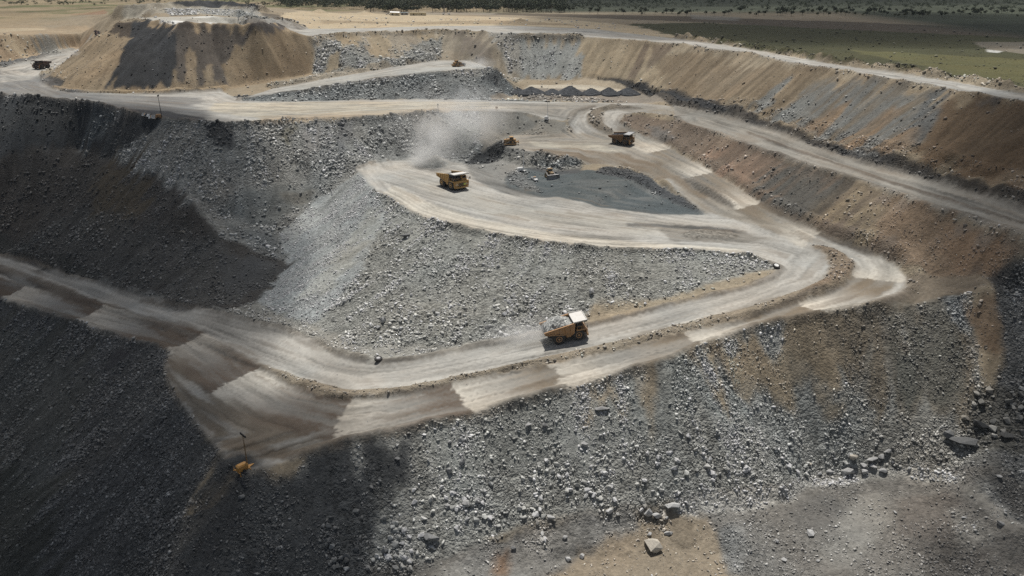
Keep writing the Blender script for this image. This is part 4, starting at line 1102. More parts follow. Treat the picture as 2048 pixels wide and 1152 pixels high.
for n_, k in enumerate(BIG):
    o = boulder(RX[k], RY[k], RZ[k], RD[k] * 1.05, np.clip(RCOL[k] * 1.1, .02, .5), n_ % 40, sink=.3)
    t, g = region_label(px_[k], py_[k], RCOL[k].mean() > .17, RD[k] > 1.9)
    label(o, t, 'boulder', g)

# blocks one can point to
FLAT = (1, .95, .62)
PICK = [  # px, py, size, stretch, grey, label
    (1305, 1090, 6.3, (1, .95, .72), .42, 'biggest pale block, flat topped, standing alone on sandy floor'),
    (1336, 1060, 2.6, (1, .9, .7), .40, 'pale wedge of rock just behind the biggest flat topped block'),
    (1299, 1062, 2.2, (1, .8, .6), .36, 'pale small rock touching the back of the biggest flat topped block'),
    (1298, 1018, 3.6, (.9, .7, 1.0), .42, 'tall white slab on edge at the rubble toe behind the biggest block'),
    (1316, 1026, 3.2, (1, .8, .7), .40, 'white slab leaning beside the tall white slab at the rubble toe'),
    (1344, 1010, 4.0, (1.3, .7, .6), .42, 'long white slab lying at the rubble toe right of the leaning slabs'),
    (1330, 1032, 2.0, (1, .9, .7), .38, 'small white rock below the two leaning white slabs'),
    (1620, 1064, 3.0, (.8, 1.2, .7), .40, 'upright pale rounded block on the grey mound of the floor'),
    (1553, 1080, 1.6, (.8, 1.1, .7), .34, 'small pointed pale block left of the upright rounded one on the mound'),
    (1568, 1118, 1.9, (.9, 1.1, .7), .36, 'pale pointed block nearest the frame bottom on the grey mound'),
    (1636, 1118, 1.2, (1, .8, .6), .33, 'little pale stone low on the grey mound'),
    (1790, 1022, 1.5, (.8, 1.2, .6), .38, 'thin pale slab lying on the brown part of the mound'),
    (1697, 944, 4.6, (1.25, .8, .8), .34, 'largest square block of the block heap on the floor edge'),
    (1706, 916, 3.6, (1, .9, .85), .33, 'rounded tan block at the top left of the block heap'),
    (1728, 944, 3.0, (.9, 1, .8), .36, 'pale block right of the largest square one in the block heap'),
    (1727, 928, 2.4, (.8, 1, .8), .35, 'narrow pale block in the middle of the block heap'),
    (1747, 932, 2.9, (1.1, .9, .7), .37, 'flat pale slab in the right part of the block heap'),
    (1766, 941, 2.8, (1, .8, .8), .34, 'pointed block at the right end of the block heap'),
    (1744, 919, 3.4, (1.4, .8, .6), .34, 'long low block lying across the upper block heap'),
    (1763, 910, 2.8, (1, .9, .9), .28, 'dull grey triangular block on the upper right of the block heap'),
    (1775, 900, 2.6, (1, .8, 1), .26, 'dull grey leaning block above the block heap'),
    (1784, 921, 1.7, (.8, 1, .9), .36, 'small upright pale block alone to the right of the block heap'),
    (1818, 938, 1.6, (.8, .9, .9), .40, 'small white cube of stone on the rubble edge right of the block heap'),
    (1660, 942, 2.6, (1.3, .8, .6), .34, 'long pale block at the left end of the block heap'),
    (1640, 946, 1.9, (1, .9, .7), .34, 'small pale block left of the long one at the block heap'),
    (1618, 926, 1.9, (1, .9, .8), .37, 'pale rounded stone standing out of the rubble left of the block heap'),
    (1136, 1117, 2.5, (.9, .8, 1), .40, 'tall pale stone near the sandy floor at the bottom centre'),
    (1164, 1110, 2.2, (.9, .9, .8), .40, 'pale cube of stone beside the tall one at the bottom centre'),
    (1130, 1072, 2.0, (.8, 1, .8), .28, 'grey stone above the two pale ones at the bottom centre'),
    (1027, 1096, 2.2, (1, .7, .9), .22, 'split grey stone on the dim rubble toe'),
    (1100, 1034, 2.6, (1.3, .8, .7), .38, 'pale block at the rubble toe in the bottom centre'),
    (1183, 583, 3.8, (.75, .8, 1.25), .42, 'tall white block alone low on the central tip slope'),
    (767, 640, 3.3, (.9, .8, 1), .36, 'squarish pale block at the foot of the tip above the road bend'),
    (756, 651, 2.2, (1, .8, .7), .38, 'small pale block touching the squarish one above the road bend'),
    (974, 652, 2.8, (1.3, .8, .6), .30, 'grey flat block low on the tip slope behind the loaded truck'),
    (822, 590, 2.2, (.7, .8, 1.1), .38, 'pale upright block halfway up the central tip slope'),
    (997, 528, 2.0, (1, .9, .8), .36, 'pale block high on the central tip slope'),
    (796, 419, 1.9, (1.3, .8, .6), .44, 'white stone on the lip of the central tip'),
    (887, 452, 1.9, (1, .8, .8), .44, 'white stone just under the road edge on the central tip'),
    (812, 470, 3.4, (1.4, .8, .6), .16, 'dark slab high on the left of the central tip slope'),
    (365, 461, 3.4, (1.2, .8, .7), .17, 'lone tan block on the dark old spoil of the left wall'),
    (682, 244, 4.0, (1, .8, .9), .26, 'big grey block on the lip of the upper main road'),
    (656, 250, 3.0, (1.3, .8, .6), .24, 'flat grey block left of the big one on the upper road lip'),
    (925, 878, 2.6, (1, .8, .8), .33, 'pale block near the top of the rubble slope below the pale road strip'),
    (900, 880, 2.4, (1, .8, .8), .31, 'pale block left of its twin near the top of the rubble slope'),
    (924, 924, 3.0, (.8, .8, 1.2), .34, 'upright pale slab in the upper middle of the rubble slope'),
    (900, 942, 3.2, (1.2, .9, .7), .28, 'broad grey block in the upper middle of the rubble slope'),
    (955, 1000, 2.6, (.8, 1, .9), .34, 'pale rounded block low in the rubble slope'),
    (933, 1006, 3.0, (1, .9, .9), .32, 'pale squarish block left of the rounded one low in the slope'),
    (895, 1010, 2.4, (1, .9, .9), .30, 'grey rounded block low left in the rubble slope'),
    (860, 1078, 4.2, (1.3, .8, .7), .2, 'large flat block in the shaded foot of the rubble'),
    (770, 1100, 2.6, (1, .9, .9), .2, 'rounded block at the left of the shaded rubble foot'),
    (1205, 820, 3.4, (1.5, .6, .5), .26, 'long dark slab high on the blue rubble beside the sand run'),
    (1090, 848, 2.2, (.9, .9, .9), .22, 'dark pointed block on the smooth grey fines'),
    (1055, 845, 2.6, (1, .9, .8), .33, 'pale block on the smooth grey fines'),
    (1168, 890, 2.4, (1, .9, .9), .32, 'pale block at the edge of the smooth grey fines'),
    (1515, 714, 1.7, (1, .8, .8), .40, 'small white stone on the tan slope under the hairpin road'),
    (1925, 885, 7.0, (1.2, .8, .5), .11, 'huge dark slab of bedrock at the foot of the right wall'),
    (1960, 850, 6.0, (1.3, .8, .45), .07, 'dark bedrock ledge above the huge slab on the right wall'),
    (1895, 872, 4.4, (1, .8, .8), .13, 'grey block left of the huge dark slab at the right wall'),
    (2010, 870, 5.0, (1.4, .8, .45), .06, 'dark tilted ledge at the frame edge on the right wall'),
    (1930, 836, 3.0, (1.1, .8, .7), .22, 'tan block above the huge dark slab at the right wall'),
    (1997, 955, 2.0, (1.2, .8, .7), .33, 'pale oval stone on the dark ground right of the mound'),
    (2000, 1045, 3.0, (1.4, .8, .6), .30, 'long pale block at the right end of the mound'),
    (265, 862, 2.6, (1, .8, .7), .10, 'grey block on the shaded slope left of the yellow light trailer'),
    (296, 872, 3.4, (1.2, .8, .5), .14, 'flat grey slab on the shaded slope left of the yellow light trailer'),
    (328, 830, 3.0, (1.4, .7, .5), .15, 'flat slab high on the shaded slope under the road corner'),
    (146, 888, 3.2, (1, .9, .8), .11, 'rounded grey block far down the shaded left slope'),
    (310, 1042, 2.6, (1, .7, .8), .14, 'pale stone in the dark fines at the bottom left'),
    (484, 995, 2.2, (.9, .8, 1), .17, 'pale stone in the dark fines below the yellow light trailer'),
    (760, 958, 2.0, (1, .9, .9), .18, 'lone pale stone in dark fines left of the sunlit rubble'),
    (795, 915, 2.0, (1, .9, .9), .22, 'lone pale stone near the road edge in dark fines'),
]
for n_, (bx, by, size, st, g, text) in enumerate(PICK):
    p = hits([(bx, by + 4)])[0]
    z = float(surface(np.array([p[0]]), np.array([p[1]]))[0][0])
    tint = np.array((1.0, 1.0, .985)) if g > .2 else np.array((.98, 1, 1.0))
    if 'tan' in text:
        tint = np.array((1.08, 1, .86))
    shp = None
    o = boulder(p[0], p[1], z, size, np.clip(tint * g, .02, .6), 200 + n_, rot=(RNG.uniform(-.18, .18), RNG.uniform(-.18, .18), RNG.uniform(-.5, .5)), stretch=st, sink=.38, shape=rock_shape(2000 + n_, 18, (1, .9, .8), 5))
    label(o, text, 'boulder', 'blocks one can single out')
print('boulders', round(time.time() - T0, 1))

# ------------------------------------------------------------------ materials of made things
def paint_mat(name, col, rough=.5, metal=0.0, dirt=.35, dirtcol=(.30, .27, .23), scale=1.6):
    m, nt, p = new_mat(name)
    N, L = nt.nodes.new, nt.links.new
    tc = N('ShaderNodeTexCoord')
    n = N('ShaderNodeTexNoise'); n.inputs['Scale'].default_value = scale; n.inputs['Detail'].default_value = 6; n.inputs['Roughness'].default_value = .65
    L(tc.outputs['Object'], n.inputs['Vector'])
    r = N('ShaderNodeMapRange'); r.inputs['From Min'].default_value = .42; r.inputs['From Max'].default_value = .72; r.inputs['To Max'].default_value = dirt
    r.inputs['To Min'].default_value = dirt * .25
    L(n.outputs['Fac'], r.inputs['Value'])
    mx = N('ShaderNodeMix'); mx.data_type = 'RGBA'
    mx.inputs['A'].default_value = (*col, 1); mx.inputs['B'].default_value = (*dirtcol, 1)
    L(r.outputs['Result'], mx.inputs['Factor']); L(mx.outputs['Result'], p.inputs['Base Color'])
    p.inputs['Roughness'].default_value = rough
    p.inputs['Metallic'].default_value = metal
    return m
M_ORANGE = paint_mat('orange_paint', (.42, .21, .065), .55, 0, .55)
M_DULL = paint_mat('dull_orange_paint', (.19, .098, .034), .6, 0, .35, (.12, .1, .085))
M_GREYTOP = paint_mat('grey_canopy', (.34, .35, .36), .6, 0, .4)
M_MAST = paint_mat('brown_mast', (.22, .13, .05), .6, 0, .3)
M_YELLOW = paint_mat('yellow_paint', (.52, .29, .055), .5, 0, .5)
M_AMBER = paint_mat('amber_paint', (.55, .27, .045), .45, 0, .3)
M_RUST = paint_mat('red_oxide_paint', (.055, .018, .015), .6, 0, .3)
M_DOZER = paint_mat('dusty_yellow_paint', (.42, .235, .07), .6, 0, .6, (.26, .22, .18))
M_DIM = paint_mat('grimy_yellow_paint', (.22, .135, .045), .6, 0, .5, (.09, .08, .07))
M_WHITE = paint_mat('white_paint', (.78, .78, .76), .4, 0, .15)
M_CANOPY = paint_mat('dusty_pale_steel', (.66, .65, .62), .55, 0, .6, (.5, .46, .4), .8)
M_TYRE = paint_mat('tyre_rubber', (.022, .022, .023), .9, 0, .5, (.10, .093, .085))
M_DARK = paint_mat('dark_steel', (.035, .034, .033), .6, .2, .4, (.11, .1, .09))
M_STEEL = paint_mat('worn_steel', (.30, .30, .31), .4, .6, .4, (.24, .22, .2))
M_TRAY = paint_mat('tray_liner', (.06, .062, .066), .6, 0, .4, (.13, .125, .12))
M_GLASS = paint_mat('dark_glass', (.012, .015, .018), .12, 0, .05)
M_LAMP = paint_mat('lamp_glass', (.75, .75, .72), .2, 0, .05)
M_GREEN = paint_mat('reflective_plate', (.55, .62, .12), .5, 0, .1)
M_ROOF = paint_mat('cream_wall', (.62, .54, .36), .6, 0, .25)
M_BLUE = paint_mat('blue_grey_roof', (.36, .46, .5), .6, 0, .25)

class MB:
    """collects simple solids into one mesh"""
    def __init__(self):
        self.bm = bmesh.new()
    def hull(self, pts):
        vs = [self.bm.verts.new(p) for p in pts]
        r = bmesh.ops.convex_hull(self.bm, input=vs)
        for v in [v for v in vs if v.is_valid and not v.link_faces]:
            self.bm.verts.remove(v)
        return self
    def box(self, x0, x1, y0, y1, z0, z1, bev=0.0):
        b = bev
        if b <= 0:
            return self.hull([(x, y, z) for x in (x0, x1) for y in (y0, y1) for z in (z0, z1)])
        pts = []
        for x, sx in ((x0, 1), (x1, -1)):
            for y, sy in ((y0, 1), (y1, -1)):
                for z, sz in ((z0, 1), (z1, -1)):
                    pts += [(x + sx * b, y + sy * b, z), (x + sx * b, y, z + sz * b), (x, y + sy * b, z + sz * b)]
        return self.hull(pts)
    def prism(self, prof, y0, y1):
        """extrude an outline in x, z across y (any outline)"""
        a = [self.bm.verts.new((x, y0, z)) for x, z in prof]
        b = [self.bm.verts.new((x, y1, z)) for x, z in prof]
        n = len(prof)
        self.bm.faces.new(a); self.bm.faces.new(b[::-1])
        for i in range(n):
            self.bm.faces.new((a[i], b[i], b[(i + 1) % n], a[(i + 1) % n]))
        return self
    def bar(self, p, q, r, seg=6, r2=None):
        p, q = Vector(p), Vector(q)
        d = (q - p).normalized()
        u = d.orthogonal().normalized(); v = d.cross(u)
        r2 = r if r2 is None else r2
        A = [self.bm.verts.new(p + (u * math.cos(t) + v * math.sin(t)) * r) for t in [2 * math.pi * k / seg for k in range(seg)]]
        B = [self.bm.verts.new(q + (u * math.cos(t) + v * math.sin(t)) * r2) for t in [2 * math.pi * k / seg for k in range(seg)]]
        self.bm.faces.new(A[::-1]); self.bm.faces.new(B)
        for k in range(seg):
            self.bm.faces.new((A[k], A[(k + 1) % seg], B[(k + 1) % seg], B[k]))
        return self
    def path(self, pts, r, seg=5):
        for a, b in zip(pts[:-1], pts[1:]):
            self.bar(a, b, r, seg)
        return self
    def lathe(self, prof, c, seg=28, lugs=0.0):
        """turn an outline (radius, y) round the y axis through c"""
        rings = []
        for r, y in prof:
            rings.append([self.bm.verts.new((c[0] + (r * (1 - lugs * (k % 2) * (r > prof[0][0] * 1.2))) * math.cos(2 * math.pi * k / seg), c[1] + y, c[2] + (r * (1 - lugs * (k % 2) * (r > prof[0][0] * 1.2))) * math.sin(2 * math.pi * k / seg))) for k in range(seg)])
        for A, B in zip(rings[:-1], rings[1:]):
            for k in range(seg):
                self.bm.faces.new((A[k], A[(k + 1) % seg], B[(k + 1) % seg], B[k]))
        return self
    def cap(self):
        bmesh.ops.holes_fill(self.bm, edges=[e for e in self.bm.edges if e.is_boundary])
        return self
    def build(self, name, mat, parent=None, smooth=False):
        bmesh.ops.recalc_face_normals(self.bm, faces=self.bm.faces[:])
        me = bpy.data.meshes.new(name)
        self.bm.to_mesh(me); self.bm.free()
        me.materials.append(mat)
        if smooth:
            me.polygons.foreach_set('use_smooth', np.ones(len(me.polygons), bool))
        o = bpy.data.objects.new(name, me)
        C.objects.link(o)
        if parent:
            o.parent = parent
        return o

def gz(x, y):
    return float(surface(np.array([float(x)]), np.array([float(y)]))[0][0])

def root(name, p, heading, text, cat, group=None, half=3.0, lift=0.0, level=False):
    """an Empty on the ground under a thing, tilted with the ground it stands on"""
    o = bpy.data.objects.new(name, None)
    C.objects.link(o)
    ch, sh = math.cos(heading), math.sin(heading)
    zz = {}
    for a in (-1, 1):
        for b in (-1, 1):
            zz[a, b] = float(samp(H, np.array([p[0] + half * (a * ch - b * sh * .6)]), np.array([p[1] + half * (a * sh + b * ch * .6)]))[0])
    z = sum(zz.values()) / 4
    fx = Vector((ch, sh, (zz[1, 1] + zz[1, -1] - zz[-1, 1] - zz[-1, -1]) / (4 * half))).normalized()
    ly = Vector((-sh, ch, (zz[1, 1] + zz[-1, 1] - zz[1, -1] - zz[-1, -1]) / (4 * half * .6))).normalized()
    up = fx.cross(ly).normalized()
    ly = up.cross(fx)
    if level:
        fx, ly, up = Vector((ch, sh, 0)), Vector((-sh, ch, 0)), Vector((0, 0, 1))
    M = Matrix((fx, ly, up)).transposed().to_4x4()
    M.translation = Vector((p[0], p[1], max(z, z) + lift))
    o.matrix_world = M
    return label(o, text, cat, group)

def heading(a, b):
    p, q = hits([a, b])
    return math.atan2(q[1] - p[1], q[0] - p[0])

def mid(a, b):
    p, q = hits([a, b])
    return ((p[0] + q[0]) / 2, (p[1] + q[1]) / 2)

# ------------------------------------------------------------------ mining haul truck, 13 m long
def wheel(parent, x, y, r, w, side, rimmat, name='wheel'):
    t = MB().lathe([(r * .50, -w / 2 * .9), (r * .86, -w / 2), (r * .97, -w / 2 * .86), (r, -w / 2 * .6), (r, w / 2 * .6), (r * .97, w / 2 * .86), (r * .86, w / 2), (r * .50, w / 2 * .9)], (x, y, r), 36, .035).cap().build(name, M_TYRE, parent)
    s = side
    m = MB().lathe([(r * .52, s * w * .44), (r * .50, s * w * .52), (r * .40, s * w * .50), (r * .36, s * w * .30), (r * .20, s * w * .30), (r * .18, s * w * .56), (r * .02, s * w * .58)], (x, y, r), 24)
    m.cap().build('rim', rimmat, t)
    return t

def haul_truck(p, hd_, text, body, load=None, liner=M_TRAY, canopy=M_CANOPY, rim=None, plate=False, size=1.0):
    T = root('haul_truck', p, hd_, text, 'haul truck', 'haul trucks on the pit roads', 4.0)
    T.scale = (size,) * 3
    rim = rim or body
    f = MB()
    for s in (-1, 1):
        f.box(-5.2, 5.3, s * .95 - .25, s * .95 + .25, 1.5, 2.35)
        f.bar((3.3, s * 1.0, 1.75), (3.3, s * 2.3, 1.75), .5, 10)
    f.bar((-2.6, -2.6, 1.75), (-2.6, 2.6, 1.75), .75, 12)
    f.box(-3.6, -1.4, -.9, .9, 1.0, 2.2, .2).box(.5, 4.6, -.8, .8, .95, 2.2, .2).box(-5.4, -4.9, -1.3, 1.3, 1.6, 2.5)
    f.build('frame', M_DARK, T)
    for s in (-1, 1):
        wheel(T, 3.3, s * 2.72, 1.78, 1.15, s, rim)
        wheel(T, -2.6, s * 1.75, 1.78, 1.10, s, rim)
        wheel(T, -2.6, s * 3.0, 1.78, 1.10, s, rim)
        MB().bar((1.9, s * 1.3, 2.2), (.4, s * 1.5, 3.6), .22, 10).build('hoist_cylinder', M_STEEL, T)
    # tray: deep at the front, rising to a lip at the tail
    out = [(-6.7, 4.45), (-6.45, 3.75), (-3.2, 3.15), (1.3, 2.35), (2.05, 2.75), (2.55, 5.75)]
    D = None
    fl = MB().hull([(-6.55, -3.25, 3.75), (-6.55, 3.25, 3.75), (-6.55, -3.25, 3.95), (-6.55, 3.25, 3.95), (-3.2, -3.25, 3.1), (-3.2, 3.25, 3.1), (1.3, -3.25, 2.35), (1.3, 3.25, 2.35), (1.3, -3.25, 2.55), (1.3, 3.25, 2.55), (-3.2, -3.25, 3.35), (-3.2, 3.25, 3.35)])
    fl.hull([(1.3, -3.25, 2.4), (1.3, 3.25, 2.4), (2.05, -3.25, 2.75), (2.05, 3.25, 2.75), (2.3, -3.25, 5.75), (2.3, 3.25, 5.75), (2.55, -3.25, 5.75), (2.55, 3.25, 5.75)])
    D = fl.build('dump_body', liner, T)
    for s in (-1, 1):
        b = MB()
        y = s * 3.35
        b.prism(out, y - .09, y + .09)
        for x0, z0, z1 in ((-5.2, 3.55, 4.6), (-3.6, 3.3, 4.85), (-2.0, 3.0, 5.05), (-.4, 2.75, 5.25), (1.1, 2.5, 5.45)):
            b.box(x0 - .14, x0 + .14, y + s * .09, y + s * .30, z0, z1)
        b.hull([(-6.75, y - .2, 4.38), (-6.75, y + .2, 4.38), (-6.75, y - .2, 4.62), (-6.75, y + .2, 4.62), (2.5, y - .2, 5.68), (2.5, y + .2, 5.68), (2.5, y - .2, 5.92), (2.5, y + .2, 5.92)])
        b.hull([(-6.4, y + s * .05, 3.7), (-6.4, y + s * .3, 3.7), (-6.3, y + s * .05, 3.95), (-6.3, y + s * .3, 3.95), (1.4, y + s * .05, 2.4), (1.4, y + s * .3, 2.4), (1.4, y + s * .05, 2.7), (1.4, y + s * .3, 2.7)])
        b.build('side_wall', body, D)
    c = MB().hull([(2.2, -3.45, 5.72), (2.2, 3.45, 5.72), (2.2, -3.45, 5.95), (2.2, 3.45, 5.95), (6.1, -3.3, 5.98), (6.1, 3.3, 5.98), (6.1, -3.3, 6.15), (6.1, 3.3, 6.15)])
    for s in (-1, 1):
        c.hull([(2.2, s * 3.45, 5.7), (2.2, s * 3.3, 5.7), (2.2, s * 3.45, 6.25), (2.2, s * 3.3, 6.25), (6.1, s * 3.3, 6.0), (6.1, s * 3.15, 6.0), (6.1, s * 3.3, 6.3), (6.1, s * 3.15, 6.3)])
    c.box(6.0, 6.15, -3.3, 3.3, 5.95, 6.35)
    c.build('canopy', canopy, D)
    # front deck, cab, radiator
    k = MB().box(2.7, 5.75, -3.35, 3.35, 3.35, 3.52).box(2.7, 5.6, -3.35, -2.1, 3.2, 3.35).box(2.7, 5.6, 2.1, 3.35, 3.2, 3.35)
    k.hull([(5.75, -3.3, 3.3), (5.75, 3.3, 3.3), (5.75, -3.3, 3.52), (5.75, 3.3, 3.52), (6.0, -3.0, 2.9), (6.0, 3.0, 2.9), (5.9, -3.0, 2.9), (5.9, 3.0, 2.9)])
    k.build('deck', body, T)
    cb = MB().hull([(3.2, .7, 3.52), (3.2, 2.75, 3.52), (5.2, .7, 3.52), (5.2, 2.75, 3.52), (3.3, .8, 5.35), (3.3, 2.65, 5.35), (4.9, .8, 5.35), (4.9, 2.65, 5.35)]).build('cab', body, T)
    g = MB().hull([(5.2, .9, 4.2), (5.2, 2.55, 4.2), (5.0, .95, 5.2), (5.0, 2.5, 5.2), (5.0, .9, 4.2), (5.0, 2.5, 4.2)])
    g.hull([(3.5, 2.72, 4.2), (4.9, 2.72, 4.2), (3.55, 2.70, 5.15), (4.75, 2.70, 5.15), (3.5, 2.5, 4.2), (4.9, 2.5, 4.2)])
    g.build('window', M_GLASS, cb)
    MB().box(3.0, 4.9, -2.7, -.3, 3.52, 4.7, .1).box(3.3, 4.4, -.2, .5, 3.52, 4.9, .1).build('equipment_box', M_DARK, T)
    r = MB().box(5.0, 5.85, -1.45, 1.45, 1.35, 3.3, .06).build('radiator', body, T)
    gr = MB()
    for z in np.arange(1.6, 3.1, .22):
        gr.box(5.84, 5.93, -1.2, 1.2, z, z + .13)
    gr.build('grille', M_DARK, r)
    bu = MB().hull([(5.7, -3.0, .95), (5.7, 3.0, .95), (6.25, -2.6, .95), (6.25, 2.6, .95), (5.7, -3.0, 1.45), (5.7, 3.0, 1.45), (6.25, -2.6, 1.45), (6.25, 2.6, 1.45)])
    bu.box(5.6, 5.9, -3.2, -1.6, 1.4, 3.2).box(5.6, 5.9, 1.6, 3.2, 1.4, 3.2)
    bu.build('bumper', body, T)
    for y in (-2.4, -1.8, 1.8, 2.4):
        MB().bar((5.88, y, 2.3), (5.98, y, 2.3), .2, 10).build('headlight', M_LAMP, T)
    for s in (-1, 1):
        l = MB().path([(6.2, s * 2.9, .9), (5.9, s * 3.3, 3.5)], .06).path([(6.3, s * 2.4, .9), (6.0, s * 2.75, 3.5)], .06)
        for q in np.linspace(.1, .9, 7):
            l.bar((6.2 - .3 * q, s * (2.9 + .4 * q), .9 + 2.6 * q), (6.3 - .3 * q, s * (2.4 + .35 * q), .9 + 2.6 * q), .04, 4)
        l.build('ladder', M_AMBER, T)
        MB().path([(3.0, s * 3.3, 3.5), (3.0, s * 3.3, 4.5), (5.7, s * 3.3, 4.5), (5.7, s * 3.3, 3.5)], .045).path([(4.3, s * 3.3, 3.5), (4.3, s * 3.3, 4.5)], .045).path([(5.7, s * 3.3, 4.5), (5.7, s * .9, 4.5), (5.7, s * .9, 3.5)], .045).build('handrail', M_AMBER, T)
        MB().path([(5.6, s * 3.2, 3.9), (5.95, s * 3.7, 4.3)], .05).box(5.9, 6.0, s * 3.75 - .2, s * 3.75 + .2, 3.9, 4.8).build('mirror', M_DARK, T)
    MB().box(-.6, 1.5, 2.05, 3.1, 1.45, 2.75, .2).build('fuel_tank', body, T)
    MB().box(-.4, 1.2, -3.0, -2.1, 1.5, 2.6, .2).build('hydraulic_tank', body, T)
    if plate:
        MB().box(5.98, 6.03, .9, 1.9, 2.0, 2.6).build('number_plate', M_GREEN, T)
    if load:
        n, m = 22, 16
        L_ = bmesh.new()
        rr = np.random.default_rng(len(text))
        g = []
        for i in range(n):
            row = []
            for j in range(m):
                u, v = i / (n - 1), j / (m - 1) * 2 - 1
                x = -6.3 + u * 8.3
                edge = 4.15 + (u * 1.15)
                z = edge + load[1] * (1 - abs(v) ** 1.8) * math.sin(math.pi * min(1, u * 1.02 + .04)) ** .7 + rr.normal(0, .13)
                if abs(v) > .99 or i in (0, n - 1):
                    z = edge - .35
                row.append(L_.verts.new((x + rr.normal(0, .1), v * 3.2 + (rr.normal(0, .1) if abs(v) < .9 else 0), z)))
            g.append(row)
        for i in range(n - 1):
            for j in range(m - 1):
                L_.faces.new((g[i][j], g[i + 1][j], g[i + 1][j + 1], g[i][j + 1]))
        for i in range(90):
            a, v = rr.random(), rr.uniform(-.85, .85)
            x, y = -6.0 + a * 7.6, v * 3.2
            z = 4.1 + a * 1.15 + load[1] * (1 - abs(v) ** 1.8) * math.sin(math.pi * min(1, a * 1.02 + .04)) ** .7
            s_ = rr.uniform(.15, .42)
            V, F = ROCKS[i % 36]
            vs = [L_.verts.new(tuple(np.array((x, y, z)) + q * s_)) for q in V]
            for t in F:
                try:
                    L_.faces.new([vs[k] for k in t])
                except ValueError:
                    pass
        bmesh.ops.recalc_face_normals(L_, faces=L_.faces[:])
        me = bpy.data.meshes.new('rock_load'); L_.to_mesh(me); L_.free()
        a = me.color_attributes.new('earth', 'FLOAT_COLOR', 'POINT')
        cc = np.array(load[0])[None] * np.exp(rr.normal(0, .25, (len(me.vertices), 1)))
        a.data.foreach_set('color', np.concatenate([cc, np.ones((len(cc), 1))], 1).astype(np.float32).ravel())
        me.materials.append(ROCKMAT)
        o = bpy.data.objects.new('rock_load', me)
        C.objects.link(o)
        bpy.context.view_layer.update()
        o.matrix_world = T.matrix_world.copy()
        label(o, load[2], 'rock load')
    return T

def offset(p, hd_, side):
    return (p[0] - math.sin(hd_) * side, p[1] + math.cos(hd_) * side)

hA = heading((1090, 694), (1190, 674))
pA = offset(mid((1119, 688), (1158, 681)), hA, 3.3)
pA = (pA[0] - .3 * math.cos(hA), pA[1] - .3 * math.sin(hA))
haul_truck(pA, hA, 'loaded orange haul truck driving up the near haul road, tray heaped with grey rock', M_ORANGE, ((.36, .365, .35), 2.6, 'heap of broken grey rock filling the orange truck tray on the near road'), size=1.09)
hB = heading((882, 372), (909, 383))
pB = offset(mid((883, 372), (906, 380)), hB, 3.3)
haul_truck(pB, hB, 'empty yellow haul truck with pale canopy turning on the tip top below the dust', M_YELLOW, None, plate=True, size=1.22)
hC = heading((1226, 288), (1252, 292))
pC = offset(mid((1227, 289), (1249, 291)), hC, 3.3)
haul_truck(pC, hC, 'orange haul truck with dark tray on the ramp below the switchback', M_DULL, ((.035, .036, .04), .1, 'low dark load in the tray of the truck below the switchback'), canopy=M_GREYTOP)
hD = heading((92, 131), (68, 139))
hD = hD - .35
pD = hits([(85, 137)])[0][:2]
haul_truck(pD, hD, 'dark red haul truck coming round the bend beside the brown stockpile', M_RUST, ((.33, .27, .25), .8, 'pinkish heap of earth in the dark red truck by the stockpile'), canopy=M_RUST)

